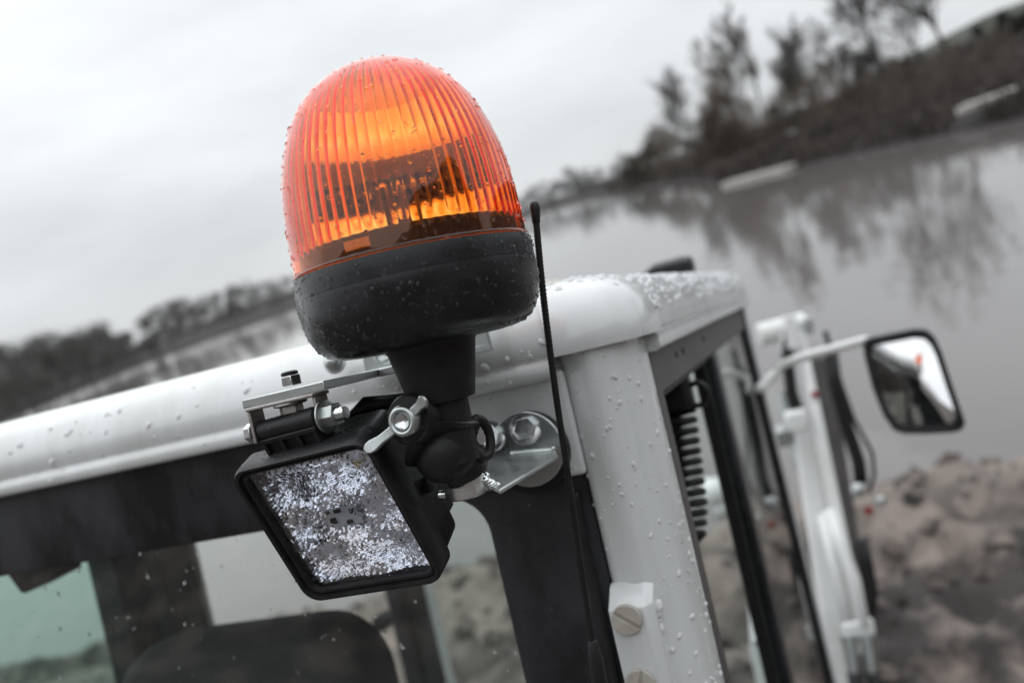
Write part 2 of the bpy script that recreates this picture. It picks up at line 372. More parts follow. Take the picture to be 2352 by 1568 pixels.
# far shore: bank edge, slope and land behind, all round the lake
BANK = [(-85, 1.2), (-34, 1.2), (-20, 1.2), (-8, 1.2), (4, 1.3), (12, 1.4), (20, 1.9), (26, 2.1), (30, 2.1), (45, 2.4), (85, 2.4)]
HILL = [(-85, 2), (-8, 2), (8, 2.2), (20, 2.4), (25, 3.4), (28, 5.0), (32, 6.2), (60, 7)]
def far_h(a, s):
    bk = pl(BANK, a); hl = pl(HILL, a)
    if s < 0: return s*.3
    z = bk*(.30*(1-math.exp(-s/.8))+.70*min(1, s/26))
    z += max(0, hl-bk)*min(1, max(0, s-30)/60)
    return z
def far_bank():
    azs = [-88+i*.75 for i in range(235)]; ss = [-1.5, -.3, 0, .3, .7, 1.2, 2, 3, 4.5, 6.5, 9, 13, 18, 25, 34, 46, 60, 90, 160, 400, 1200, 2600]
    rows = []
    for a in azs:
        D = pl(FAR, a); row = []
        for s in ss:
            r = D+s*(1 if s < 60 else 1); x, y = r*math.sin(rad(a)), r*math.cos(rad(a))
            row.append(Vector((x, y, far_h(a, s)+(.12*fbm(x, y, 4, .3) if 0 < s < 100 else 0))))
        rows.append(row)
    return MB().loft(rows, False, False, False)
fb, t, o = newmat('far_shore')
p = N(t, 'ShaderNodeBsdfPrincipled', Roughness=.95); t.links.new(p.outputs[0], o.inputs[0])
g = N(t, 'ShaderNodeNewGeometry'); sp = N(t, 'ShaderNodeSeparateXYZ'); t.links.new(g.outputs['Position'], sp.inputs[0])
nz = N(t, 'ShaderNodeTexNoise', Scale=.35, Detail=6.); t.links.new(g.outputs['Position'], nz.inputs['Vector'])
ad = N(t, 'ShaderNodeMath', operation='MULTIPLY_ADD'); ad.inputs[1].default_value = 2.2; t.links.new(nz.outputs[0], ad.inputs[0]); t.links.new(sp.outputs[2], ad.inputs[2])
rp = N(t, 'ShaderNodeValToRGB'); t.links.new(ad.outputs[0], rp.inputs[0])
mr = N(t, 'ShaderNodeMapRange'); mr.inputs[1].default_value = .8; mr.inputs[2].default_value = 7.5; t.links.new(ad.outputs[0], mr.inputs[0]); t.links.new(mr.outputs[0], rp.inputs[0])
els = rp.color_ramp.elements; els[0].position = 0; els[0].color = (.016, .013, .012, 1); els[1].position = 1; els[1].color = (.026, .034, .022, 1)
for pos, colr in ((.18, (.022, .018, .017, 1)), (.42, (.042, .034, .032, 1)), (.62, (.030, .030, .022, 1)), (.75, (.026, .032, .02, 1))):
    e = els.new(pos); e.color = colr
t.links.new(rp.outputs[0], p.inputs['Base Color'])
tag(obj('far_shore', far_bank(), fb, smooth=180), 'far bank of brown earth and grass around the lake', kind='structure')
# pale sandy track on the far bank
rows = []
for i in range(14):
    x = 1800+200*i/13; y = 312-97*i/13
    a, dd = azd(GD(x, y, 40)); D = pl(FAR, a)
    rows.append([Vector(((D+s)*math.sin(rad(a)), (D+s)*math.cos(rad(a)), far_h(a, s)+.16)) for s in (16, 17.5, 19.0)])
tag(obj('track', MB().loft(rows, False, False, False), sand_m, smooth=0), 'pale sandy track along the far bank', kind='structure')

# ------------------------------------------------------------------ trees
def branch(mb, tw, p, d, L, r, lev, rng, spread, droop=0.):
    nseg = 5 if lev == 0 else 3
    pts, rs = [p], [r]
    for i in range(nseg):
        d = (d + Vector((rng.gauss(0, .10), rng.gauss(0, .10), rng.gauss(.03, .05)-droop))).normalized()
        p = p+d*L/nseg; pts.append(p); rs.append(r*(1-.75*(i+1)/nseg)+.002)
    if lev < 3: mb.tube(pts, rs, 6 if lev == 0 else 4, False)
    else:
        w = d.orthogonal().normalized()*max(r, .017)
        for a, b_ in zip(pts, pts[1:]): tw.add([a-w, a+w, b_+w*.7, b_-w*.7], [(0, 1, 2, 3)])
    if lev >= 4: return
    nch = (17, 8, 6, 5)[lev]
    for i in range(nch):
        f = rng.uniform(.28 if lev == 0 else .2, 1.); k = min(int(f*nseg), nseg-1); q_ = pts[k].lerp(pts[k+1], f*nseg-k)
        ax = d.orthogonal().normalized(); ax.rotate(Matrix.Rotation(rng.uniform(0, 6.28), 3, d))
        nd = (d*math.cos(spread)+ax*math.sin(spread)*rng.uniform(.7, 1.25)).normalized()
        branch(mb, tw, q_, nd, L*rng.uniform(.36, .58)*(1.1-.45*f), max(rs[k]*.55, .01), lev+1, rng, spread, droop)
def bare_tree(seed, h, spread=.6, leaves=0, leafsize=.07, droop=0., lean=(0, 0)):
    rng = random.Random(seed); mb, tw = MB(), MB()
    branch(mb, tw, Vector((0, 0, -.1)), Vector((lean[0], lean[1], 1)).normalized(), h, h*.016, 0, rng, spread, droop)
    nv = len(tw.v)
    for _ in range(leaves):
        p = tw.v[rng.randrange(nv)]+Vector((rng.gauss(0, .12), rng.gauss(0, .12), rng.gauss(0, .12))); s = leafsize*rng.uniform(.5, 1.3)
        a = Vector((rng.gauss(0, 1), rng.gauss(0, 1), rng.gauss(0, 1))).normalized(); b_ = a.orthogonal()
        tw.add([p-a*s, p+b_*s*.6, p+a*s, p-b_*s*.6], [(0, 1, 2, 3)])
    return mb, tw
def shrub(seed, h, w, n, leaf, stems=9):
    rng = random.Random(seed); mb, tw = MB(), MB()
    for i in range(stems):
        a = rng.random()*6.28; r = w*.5*rng.random()
        tip = Vector((r*math.cos(a), r*math.sin(a), h*rng.uniform(.7, 1.)*(1-.4*r/w)))
        mid = tip*.5+Vector((rng.gauss(0, .1), rng.gauss(0, .1), 0)); mb.tube([(0, 0, -.1), mid, tip], [h*.012, h*.008, h*.003], 4, False)
    cl_ = [(rng.random()*6.28, w*.5*rng.random()**.6, h*rng.uniform(.2, .95), rng.uniform(.12, .24)*h) for _ in range(16)]
    for _ in range(n):
        a, r, z, s = rng.choice(cl_); r *= (1-.5*(z/h)**2)
        p = Vector((r*math.cos(a)+rng.gauss(0, s*.5), r*math.sin(a)+rng.gauss(0, s*.5), max(.02, z+rng.gauss(0, s*.6))))
        dv = Vector((rng.gauss(0, .4), rng.gauss(0, .4), 1)).normalized(); l = leaf*rng.uniform(.8, 3.2); sd = dv.orthogonal().normalized()*leaf*rng.uniform(.06, .22)
        tw.add([p-sd, p+sd, p+sd*.6+dv*l, p-sd*.6+dv*l], [(0, 1, 2, 3)])
    return mb, tw
def plant(name, label, cat, at, builder, mats, group='trees on the far bank'):
    t_ = thing(name, label, cat, world_m=Matrix.Translation(at), group=group)
    mb, tw = builder
    obj('trunk', mb, mats[0], t_, smooth=60, recalc=False); obj('crown', tw, mats[1], t_, smooth=0, recalc=False)
    return t_
def on_bank(x, y, s):                                     # foot of a tree s metres inland, under the picture column through (x, y)
    a, _ = azd(GD(x, y, 40)); D = pl(FAR, a)
    return Vector(((D+s)*math.sin(rad(a)), (D+s)*math.cos(rad(a)), far_h(a, s)))
def foot(x, y, s0):                                       # where the line of sight through (x, y) meets the far bank
    d = R3 @ ray(x, y); a = math.degrees(math.atan2(d.x, d.y)); D = pl(FAR, a); hd_ = math.hypot(d.x, d.y)
    s = 1.0
    while s < 90:
        if CAM_H+d.z*(D+s)/hd_ <= far_h(a, s): break
        s += .5
    else: s = s0
    return Vector(((D+s)*math.sin(rad(a)), (D+s)*math.cos(rad(a)), far_h(a, s)))
def size_px(at, px): return px/FPX*(R3.inverted() @ (at-Vector((0, 0, CAM_H)))).dot(ax_d)
TREES = [
    ('bare_tree', 'tall bare tree with many upright limbs, its crown cut by the top edge', 2050, 215, 9, lambda h: bare_tree(11, h, .5, 300, .05), 330, (bark, twig)),
    ('bare_tree', 'rightmost tall bare tree, slim leaning trunk and thin high crown', 2196, 165, 8, lambda h: bare_tree(12, h, .42, 150, .05, lean=(.0, 0)), 330, (bark, twig)),
    ('bare_tree', 'pale fine-twigged bare tree filling the top edge between the two tall trunks', 2130, 175, 15, lambda h: bare_tree(13, h, .62, 0), 190, (bark, twig)),
    ('bare_tree', 'hazy grey bare tree close before the tallest bare tree', 1935, 255, 12, lambda h: bare_tree(14, h, .6, 100), 170, (bark, twig)),
    ('birch_tree', 'slender bare birch with the highest top of the mid-shore thicket', 1772, 320, 7, lambda h: bare_tree(15, h, .40, 500, .06), 225, (bark, twig_b)),
    ('birch_tree', 'brown bare tree standing in the thicket above the dark boat', 1715, 330, 6, lambda h: bare_tree(16, h, .45, 900, .06), 165, (bark, twig_b)),
    ('willow_tree', 'wispy pale willow at the near end of the thicket', 1610, 345, 6, lambda h: bare_tree(17, h, .5, 500, .05), 165, (bark, twig)),
    ('bare_tree', 'grey bare tree at the outer end of the thicket over the willow', 1575, 365, 9, lambda h: bare_tree(41, h, .5, 400, .06), 150, (bark, twig)),
    ('bare_tree', 'thin brown bare tree between the willow and the birch', 1665, 340, 9, lambda h: bare_tree(42, h, .42, 500, .06), 190, (bark, twig_b)),
    ('bare_tree', 'bare grey tree just right of the tallest birch', 1835, 300, 10, lambda h: bare_tree(43, h, .45, 400, .06), 190, (bark, twig)),
    ('bare_tree', 'rounded bare tree above the end of the sandy track', 1885, 280, 12, lambda h: bare_tree(44, h, .6, 400, .06), 170, (bark, twig)),
    ('conifer_bush', 'dark green bushy evergreen in the thicket behind the sandy track', 1850, 300, 9, lambda h: shrub(21, h, h*1.1, 2600, h*.045), 120, (bark, leaf_d)),
    ('shrub', 'reddish brown leafy shrub below the birch by the waterline', 1690, 360, 4, lambda h: shrub(22, h, h*.9, 2200, h*.045), 135, (bark, twig_b)),
    ('shrub', 'wide olive shrub under the wispy willow', 1640, 365, 5, lambda h: shrub(23, h, h*1.4, 2200, h*.05), 95, (bark, leaf_o)),
    ('shrub', 'olive round shrub at the tip of the wooded point', 1538, 385, 5, lambda h: shrub(24, h, h*.9, 1900, h*.05), 90, (bark, leaf_o)),
    ('shrub', 'low grey green shrub hanging over the water at the point', 1480, 415, 2, lambda h: shrub(25, h, h*2.0, 4000, h*.06), 58, (bark, leaf_o)),
    ('shrub', 'grey leafless scrub left of the tallest bare tree', 1990, 235, 14, lambda h: shrub(26, h, h*1.6, 4500, h*.06), 100, (bark, twig)),
    ('shrub', 'dark green shrub at the foot of the tallest bare tree', 2075, 190, 12, lambda h: shrub(27, h, h*2.4, 4500, h*.07), 58, (bark, leaf_d)),
    ('hedge_bush', 'dark hedge bush at the right edge on the grassy rise', 2300, 100, 16, lambda h: shrub(28, h, h*3.2, 6000, h*.08), 60, (bark, leaf_d)),
]
for nm, lab, x, y, s, bld, px, mats in TREES:
    at = foot(x, y, s); plant(nm, lab, 'tree' if 'tree' in nm else 'bush', at, bld(size_px(at, px)), mats)
# woods that read as one mass
def wood(name, label, cols, seed, leaf, m, per=520):
    rng = random.Random(seed); mb = MB()
    for x, y, s, px in cols:
        at = on_bank(x, y, s); h = size_px(at, px); w = h*rng.uniform(.55, .85)
        mb.tube([at, at+Vector((rng.gauss(0, .2), rng.gauss(0, .2), h*.5)), at+Vector((0, 0, h*.85))], [h*.02, h*.013, .02], 4, False)
        cl_ = [(rng.random()*6.28, w*.5*rng.random()**.6, h*rng.uniform(.12, .97)) for _ in range(12)]
        for _ in range(per):
            a, r, z = rng.choice(cl_); k = 1-.75*max(0, z/h-.35)
            p = at+Vector((r*k*math.cos(a)+rng.gauss(0, h*.08), r*k*math.sin(a)+rng.gauss(0, h*.08), max(.05, z+rng.gauss(0, h*.06))))
            dv = Vector((rng.gauss(0, .5), rng.gauss(0, .5), 1)).normalized(); l = leaf*h*rng.uniform(.8, 3.0); sd = dv.orthogonal().normalized()*leaf*h*rng.uniform(.06, .25)
            mb.add([p-sd, p+sd, p+sd*.6+dv*l, p-sd*.6+dv*l], [(0, 1, 2, 3)])
    return tag(obj(name, mb, m, smooth=0, recalc=False), label, 'wood', kind='stuff')
rg = random.Random(5)
cols = [(x+rg.uniform(-8, 8), 970-x*.414, rg.uniform(1, 9), pl([(-150, 150), (0, 155), (147, 145), (246, 125), (320, 75), (400, 30)], x)*rg.uniform(.72, 1.04)) for x in range(-150, 400, 17)]
cols += [(x+rg.uniform(-8, 8), 970-x*.414, rg.uniform(6, 16), pl([(-150, 145), (147, 130), (300, 80), (400, 30)], x)*rg.uniform(.7, 1.0)) for x in range(-140, 380, 24)]
wood('woodland', 'dense dark bare wood on the left shore nearest the cab roof', cols, 31, .035, leaf_g, 800)
cols = [(x+rg.uniform(-8, 8), 830-(x-345)*.44, rg.uniform(22, 45), pl([(350, 72), (427, 84), (500, 80), (560, 90), (620, 68), (700, 52), (800, 45)], x)*rg.uniform(.75, 1.05)) for x in range(358, 900, 15)]
cols += [(x+rg.uniform(-8, 8), 830-(x-345)*.44, rg.uniform(14, 30), 36*rg.uniform(.6, 1.05)) for x in range(380, 900, 18)]
wood('woodland', 'second farther wood on the left shore behind the beacon', cols, 32, .04, leaf_g, 600)
cols = [(x+rg.uniform(-5, 5), 500-(x-1200)*.28, rg.uniform(4, 60), pl([(900, 45), (1200, 50), (1300, 62), (1380, 60), (1450, 62)], x)*rg.uniform(.55, 1.05)) for x in range(900, 1470, 10)]
wood('woodland', 'far pale wood on the distant shore right of the beacon', cols, 33, .06, leaf_g, 320)
cols = [(x+rg.uniform(-9, 9), 385-(x-1480)*.33, rg.uniform(6, 30), pl([(1460, 50), (1560, 125), (1700, 170), (1850, 165), (1950, 150), (2100, 110), (2352, 75)], x)*rg.uniform(.5, 1.0)) for x in range(1480, 2330, 17)]
wood('undergrowth', 'tangle of brown undergrowth between the trees of the right shore', cols, 34, .045, twig_b, 460)

# boats and pontoons along the right shore
def hull(name, label, cat, pa, pb, z0, w, h, mat, deck=None):
    a = G(*pa, z0) ; b_ = G(*pb, z0); d = b_-a; L = d.length; ang = math.atan2(d.y, d.x)
    t_ = thing(name, label, cat, world_m=Matrix.Translation((a+b_)/2) @ Matrix.Rotation(ang, 4, 'Z'))
    rings = []
    for i in range(13):
        f = i/12; k = max(.12, 1-abs(2*f-1)**4*.85); x = (f-.5)*L
        rings.append([Vector((x, -w/2*k, h)), Vector((x, -w/2*k*.8, 0)), Vector((x, 0, -.12)), Vector((x, w/2*k*.8, 0)), Vector((x, w/2*k, h)), Vector((x, 0, h*.85))])
    obj('hull', MB().loft(rings), mat, t_, local=True)
    mb = MB()
    for i in range(5): mb.box((-L*.4+i*L*.19, -w*.42, h*.86), (-L*.4+i*L*.19+L*.16, w*.42, h*.86+.05))
    obj('deck', mb, deck or mat, t_, local=True, smooth=0)
hull('pontoon', 'pale narrow pontoon lying at the waterline below the brown shrub', 'pontoon', (1660, 430), (1826, 386), .0, .9, .24, sand_m)
zp = (foot(2205, 262, 10).z+foot(2340, 215, 10).z)/2
hull('pontoon', 'pale long pontoon drawn up on the bank at the right edge of the picture', 'pontoon', (2200, 262), (2430, 182), zp+.05, .9, .22, sand_m)
# dead grass and scrub over the right bank
rng = random.Random(8); gb = MB(); pa_ = G(2200, 262, zp); pd_ = G(2430, 182, zp)-pa_; pd_.z = 0; pd_.normalize()
for _ in range(15000):
    a = rng.uniform(9, 40); D = pl(FAR, a); s = .3+rng.random()**1.4*48; r = D+s
    p = Vector((r*math.sin(rad(a)), r*math.cos(rad(a)), far_h(a, s)-.05))
    if abs((p-pa_).cross(pd_).z) < 1.3 and (p-pa_).dot(pd_) > -2: continue
    if 14 < s < 21 and a < 25 and a > 20: continue
    h_ = rng.uniform(.15, .55)*(1+1.2*(fbm(p.x, p.y, 2, .12) > .25)); w_ = rng.uniform(.03, .12)
    for _k in range(2):
        dx_ = Vector((rng.gauss(0, 1), rng.gauss(0, 1), 0)).normalized()*w_; tp_ = Vector((rng.gauss(0, .12), rng.gauss(0, .12), h_))
        gb.add([p-dx_, p+dx_, p+dx_*.4+tp_, p-dx_*.4+tp_], [(0, 1, 2, 3)])
scrub = pbr('dead_scrub', (.045, .038, .034), .95, col2=(.095, .078, .068), scale=.22, detail=6)
tag(obj('undergrowth', gb, scrub, smooth=0, recalc=False), 'dead brown grass and scrub over the right bank', kind='stuff')
hull('boat', 'dark low boat moored behind the pale pontoon', 'boat', (1655, 412), (1822, 352), .0, 2.2, .7, bark, leaf_g)

# ================================================================== THE EXCAVATOR (cab frame)
Y0, X1, XL, YF = .67, -.151, -1.04, 1.80                  # rear face, near side, far side, front
ex = thing('excavator', 'light grey excavator cab with black window frames, wet with rain', 'excavator', base=(-.6, 1.2, -2.25))
# roof: rounded shell built of level outlines
def plan(ins, z, r):
    lp = []
    base_l = rrect(-1.055+ins, -.138-ins, .652+ins, 1.84-ins, max(r-ins*.6, .01), 10)
    base_l.insert(33, (-.2095-ins*.5, base_l[33][1])); base_l.append((base_l[-1][0], .742+ins*.5))
    for k, (x, y) in enumerate(base_l):
        if z < -.02 and k in range(34, 45):               # cut back over the pillar at the near corner
            x, y = x-.022, y+.022
        lp.append(Vector((x, y, z)))
    return lp
prof = [(.030, -.030), (.014, -.036), (.004, -.036), (0, -.033), (0, -.024), (.0035, -.021), (.0035, -.018), (.001, -.014), (.002, 0), (.006, .012), (.013, .023), (.024, .032), (.040, .038), (.065, .0415), (.10, .0435), (.20, .0475), (.32, .050), (.44, .051)]
roof_mb = MB().loft([plan(i, z, .070) for i, z in prof])
roof = obj('roof', roof_mb, paint, ex, smooth=60)
# corner cap of the roof, a separate moulding over the pillar
capring = []
for dz, ins in ((-.0195, .010), (-.0195, -.0022), (-.014, -.0030), (-.004, -.0026), (.011, .0025), (.022, .0100), (.031, .0210), (.036, .033)):
    k = [Vector((x, y, dz)) for x, y in rrect(-1.055+ins, -.138-ins, .652+ins, 1.84-ins, max(.070-ins*.6, .01), 10)]
    capring.append(k[33:44])                              # the corner arc at the near rear
def extend(row):                                          # short straight wings along both faces
    a, b_ = row[0], row[-1]
    return [a+Vector((-.001, .002, 0)), a] + row[1:-1] + [b_, b_+Vector((0, .03, 0))]
obj('corner_moulding', MB().loft([extend(r_) for r_ in capring], False, False, False), paint, roof, smooth=60)
# roof fittings
cap = MB(); mz = mat_z(PY(1255, 652, .80)+Vector((0, 0, -.006)), (0, 0, 1)); cap.lathe([(.022, 0), (.021, .004), (.012, .008), (0.001, .010)], 24, mz)
obj('screw_plug', cap, paint_warm, roof)
vb = MB(); a = P(1480, 632, 1.55); b_ = P(1592, 612, 1.55)
vb.loft([[p_+Vector((0, dy, dz)) for dy, dz in ((-.02, -.01), (-.02, .012*k), (0, .022*k), (.03, .016*k), (.03, -.01))] for p_, k in ((a, .2), (a.lerp(b_, .25), .8), (a.lerp(b_, .8), 1.), (b_, .9))])
obj('roof_vent', vb, blackp, roof, bevel=.003)
# near rear pillar: rounded octagonal section, slightly curved
sec = [(-.2085, .700), (-.2085, .680), (-.2070, .673), (-.2035, .6685), (-.198, .6660), (-.1935, .6645), (-.190, .6625), (-.186, .6612), (-.181, .6612), (-.176, .6628), (-.171, .6665), (-.166, .6715), (-.1615, .6775), (-.1575, .6845), (-.1545, .6925), (-.1522, .7020), (-.1508, .7120), (-.1500, .7240), (-.1498, .7400), (-.1520, .7455), (-.158, .748), (-.180, .748), (-.2085, .715)]
rings = []
for i in range(25):
    z = -.017-i*.055; bow = .0
    rings.append([Vector((x+.010*(z)**2*0+bow, y, z)) for x, y in sec])
pillar_mb = MB().loft(rings)
pillar = obj('rear_pillar', pillar_mb, paint, ex, smooth=75)
# door jamb trim and header along the near side
obj('jamb_trim', MB().loft([[Vector((x, y, z)) for x, y in ((-.155, .748), (-.1505, .750), (-.150, .772), (-.154, .776), (-.175, .776), (-.175, .748))] for z in (-.034, -.4, -.8, -1.35)]), trimg, ex, bevel=.002)
hd = obj('door_header', MB().box((-.20, .776, -.079), (-.1535, 1.74, -.034)), trimg, ex, bevel=.004)
obj('header_lip', MB().box((-.17, .752, -.0335), (-.1455, 1.80, -.0285)), blackp, hd, bevel=.001)
for y_ in (.90, .945, 1.12):
    obj('screw', MB().lathe([(.004, 0), (.0038, .001), (.001, .0016)], 12, mat_z((-.1535, y_, -.052), (1, 0, 0))), blackp, hd)
obj('door_seal', MB().box((-.185, .776, -.083), (-.160, 1.175, -.079)).box((-.185, .776, -1.3), (-.162, .786, -.083)), rubber, ex)
# window post of the near side and the sliding pane behind it
po = obj('window_post', MB().box((-.185, 1.178, -1.35), (-.152, 1.222, -.079)), frit, ex, bevel=.004)
obj('seal', MB().box((-.172, 1.164, -1.35), (-.160, 1.178, -.079)), glass_teal, po)
obj('seal', MB().box((-.178, 1.150, -1.35), (-.164, 1.163, -.079)), rubber, po)
def front_y(z): return 1.70-.115*z
fpo = MB().loft([[Vector((x, front_y(z)+y, z)) for x, y in ((-.19, 0), (-.153, 0), (-.150, .006), (-.150, .030), (-.156, .036), (-.19, .036))] for z in (-.034, -.3, -.7, -1.35)])
fp = obj('front_pillar', fpo, frit, ex, bevel=.003)
obj('pillar_skin', MB().loft([[Vector((x, front_y(z)+y, z)) for x, y in ((-.19, .037), (-.149, .037), (-.1465, .045), (-.15, .075), (-.19, .075))] for z in (-.03, -.3, -.7, -1.35)]), paint, fp, bevel=.004)
obj('side_window', MB().loft([[Vector((x, y, z)) for x, y in ((-.163, 1.222), (-.158, 1.222), (-.158, front_y(z)), (-.163, front_y(z)))] for z in (-.079, -.5, -1.35)]), glass_side, ex, smooth=0)
# rear face: black window surround with rounded opening, and the pane
def yz(lp, y): return [Vector((x, y, z)) for x, z in lp]
inn = rrect(-1.0, -.301, -.95, -.119, .034, 8); out_ = rrect(-1.045, -.2085, -1.1, -.0335, .004, 8)
inn2 = rrect(-1.006, -.295, -.956, -.113, .036, 8)
sur = MB().loft([yz(out_, .690), yz(out_, .6725), yz(inn2, .6705), yz(inn, .6725), yz(inn, .690), yz(out_, .690)], True, False, False)
surround_mb = sur
obj('window_surround', sur, frit, ex, smooth=35)
glass_mb = MB().box((-1.02, .680, -1.0), (-.29, .684, -.11))
rw = obj('rear_window', glass_mb, glass_rear, ex, smooth=0)
# painted mounting panel between roof and window, behind the bracket
panel_mb = MB().box((-.316, .6640, -.1165), (-.2045, .6715, -.0300))
obj('mounting_panel', panel_mb, paint, ex, bevel=.004, seg=3)
# hinge cover with two slotted caps on the pillar
hc = PY(1440, 1455, .645)
def zat(px, py, Y): return PY(px, py, Y).z
zt = zat(1440, 1362, .655)
h0, h1 = PY(1398, 1400, .645).x, PY(1500, 1380, .652).x
hcm = MB().loft([[Vector((x+.012*(zt-z)*0, y, z)) for x, y in ((h0, .668), (h0, yf), (h1-.006, yf), (h1, yf+.008), (h1, .672))] for z, yf in ((zt+.006, .664), (zt+.004, .660), (zt-.008, .643), (zt-.03, .642), (zt-.2, .642))])
hco = obj('hinge_cover', hcm, paint, ex, bevel=.002, seg=3)
for px_, py_, ang in ((1441, 1420, -38), (1472, 1568, 70)):
    c_ = PY(px_, py_, .6415); m_ = mat_z(c_, (.05, -1, .0), (1, 0, 0))
    disc = MB(); R_ = .0118; sl = .0013
    for sgn in (1, -1):                                   # two halves leave a real slot between them
        pts = []
        for k in range(17):
            t_ = math.pi*k/16; x, y = R_*math.cos(t_), max(sl, R_*math.sin(t_)); pts.append((x, y*sgn))
        if sgn < 0: pts.reverse()
        mm = m_ @ Matrix.Rotation(rad(ang), 4, 'Z'); disc.prism(pts, .0042, mm)
    disc.lathe([(R_*.98, 0), (R_*.98, .0022), (.0001, .0022)], 28, m_)
    obj('slotted_cap', disc, paint_warm, hco, bevel=.0007)
# far side wall: glass, posts, door opening
fl = obj('far_side_frame', MB().box((-1.045, .70, -.06), (-1.0, 1.80, -.034)), trimg, ex, bevel=.004)
obj('lower_panel', MB().box((-1.045, .70, -1.5), (-1.0, 1.80, -.95)), trimg, fl, bevel=.004)
obj('far_window', MB().box((-1.035, .70, -.95), (-1.030, .945, -.06)), glass_teal, fl, smooth=0)
obj('far_window', MB().box((-1.035, 1.006, -.95), (-1.030, 1.028, -.06)), glass_teal, fl, smooth=0)
obj('door_post', MB().box((-1.05, .945, -.95), (-1.0, 1.006, -.06)), frit, fl, bevel=.004)
dp = obj('door_post', MB().box((-1.05, 1.028, -.95), (-1.0, 1.098, -.06)), trimg, fl, bevel=.004)
obj('post_edge', MB().box((-1.055, 1.1, -.95), (-1.0, 1.112, -.06)), white_paint, fl, bevel=.003)
obj('far_front_pillar', MB().box((-1.05, 1.70, -1.0), (-1.0, 1.80, -.06)), frit, fl, bevel=.006)
obj('pillar_edge', MB().box((-1.05, 1.802, -1.0), (-1.005, 1.85, -.06)), paint, fl, bevel=.006)
obj('hinge_knob', MB().lathe([(.001, -.02), (.018, -.016), (.02, .0), (.018, .016), (.001, .02)], 14, mat_z(PX(880, 1425, -1.0), (0, 1, 0))), blackp, fl)
obj('far_rear_pillar', MB().box((-1.055, .674, -1.5), (-1.0, .698, -.034)), paint, fl, bevel=.004)
# front face
obj('windscreen', MB().box((-1.0, 1.79, -.95), (-.19, 1.795, -.10)), glass_front, ex, smooth=0)
obj('front_header', MB().box((-1.0, 1.77, -.10), (-.19, 1.83, -.034)), trimg, ex, bevel=.004)
obj('headlining', MB().box((-1.0, .70, -.033), (-.20, 1.77, -.0315)), trimg, ex, smooth=0)
obj('cab_floor', MB().box((-1.0, .70, -1.50), (-.17, 1.80, -1.44)), blackp, ex)
obj('lower_wall', MB().box((-1.045, .672, -1.5), (-.2, .70, -1.1)), paint, ex, bevel=.01)
obj('front_panel', MB().box((-1.0, 1.77, -1.5), (-.2, 1.83, -.95)), paint, ex, bevel=.01)
# dark hanging fitting inside the rear window
a = PY(30, 1312, .74); b_ = PY(135, 1300, .74); c_ = PY(128, 1325, .74); d_ = PY(48, 1366, .74)
obj('interior_fitting', MB().loft([[p_+Vector((0, dy, 0)) for p_ in (a+Vector((-.05, 0, .06)), b_+Vector((0, 0, .06)), c_, d_)] for dy in (0, .04)]), blackp, ex, bevel=.004)
# seat
st = MB()
sr = rrect(-.875, -.535, -.9, -.252, .07, 8)
def inset(lp, k, y):
    cxm, czm = -.705, -.576
    return [Vector((x+(cxm-x)*k, y, z+(czm-z)*k*.6)) for x, z in lp]
st.loft([inset(sr, .10, .775), inset(sr, .02, .785), inset(sr, 0, .81), inset(sr, .02, .86), inset(sr, .12, .885)])
seat = obj('seat_back', st, seat_m, ex, smooth=60)
obj('seat_cushion', MB().box((-.9, .86, -1.05), (-.5, 1.3, -.92)), seat_m, ex, bevel=.03, seg=3)
obj('seat_base', MB().box((-.85, .80, -1.44), (-.55, 1.2, -1.05)), blackp, ex, bevel=.01)
# microphone bracket and coiled cord inside the near side
cc = thing('coiled_cord', 'black coiled cable hanging from its dark clip inside the side window', 'cable', base=PY(1578, 905, 1.0))
pts = []
top, bot = PY(1563, 945, 1.0), PY(1598, 1225, 1.0)
nturn = 12; nn = nturn*12
for i in range(nn+1):
    f = i/nn; c_ = top.lerp(bot, f); rr = .0142*(1 if f < .75 else 1-.35*(f-.75)/.25); a_ = 2*math.pi*nturn*f
    pts.append(c_+Vector((rr*math.cos(a_), rr*math.sin(a_), 0)))
pts += [bot+Vector((-.006, .005, -.012)), bot+Vector((-.022, .02, -.045)), bot+Vector((-.05, .04, -.12)), bot+Vector((-.08, .05, -.30))]
obj('coil', MB().tube(pts, .0046, 7), rubber, cc, smooth=180)
obj('clip', MB().box((top.x-.03, .985, top.z), (top.x+.018, 1.02, top.z+.055)), blackp, cc, bevel=.008)
hk = []
for i in range(15):
    a_ = -math.pi*.9+2*math.pi*.8*i/14; c_ = PY(1602, 905, 1.0); hk.append(c_+Vector((.012*math.cos(a_), 0, .013*math.sin(a_))))
obj('hook', MB().tube(hk, .0035, 6), blackp, cc, smooth=180)
# boom, cylinder, pipes and hoses ahead of the cab
def Pb(x, y, t=2.5): return P(x, y, t)
def beam(mb, pa, pb, w0, w1, dep):
    a, b_ = pa, pb; ax = (b_-a).normalized(); sx = Vector((1, .12, 0)); sx = (sx-ax*sx.dot(ax)).normalized(); sy = ax.cross(sx)
    return mb.loft([[a+sx*w0*u+sy*dep*v for u, v in ((-1, -1), (1, -1), (1, 1), (-1, 1))], [b_+sx*w1*u+sy*dep*v for u, v in ((-1, -1), (1, -1), (1, 1), (-1, 1))]])
bm_ = obj('boom', beam(MB(), Pb(1806, 770, 2.75), Pb(1972, 1760, 2.5), .022, .046, .05), white_paint, ex, bevel=.01, seg=3)
obj('boom_rail', beam(MB(), Pb(1836, 760, 2.62), Pb(1985, 1500, 2.42), .013, .022, .015), white_paint, bm_, bevel=.005)
obj('pivot_boss', MB().tube([Pb(1742, 770, 2.75), Pb(1850, 742, 2.75)], .036, 20), white_paint, bm_, bevel=.006)
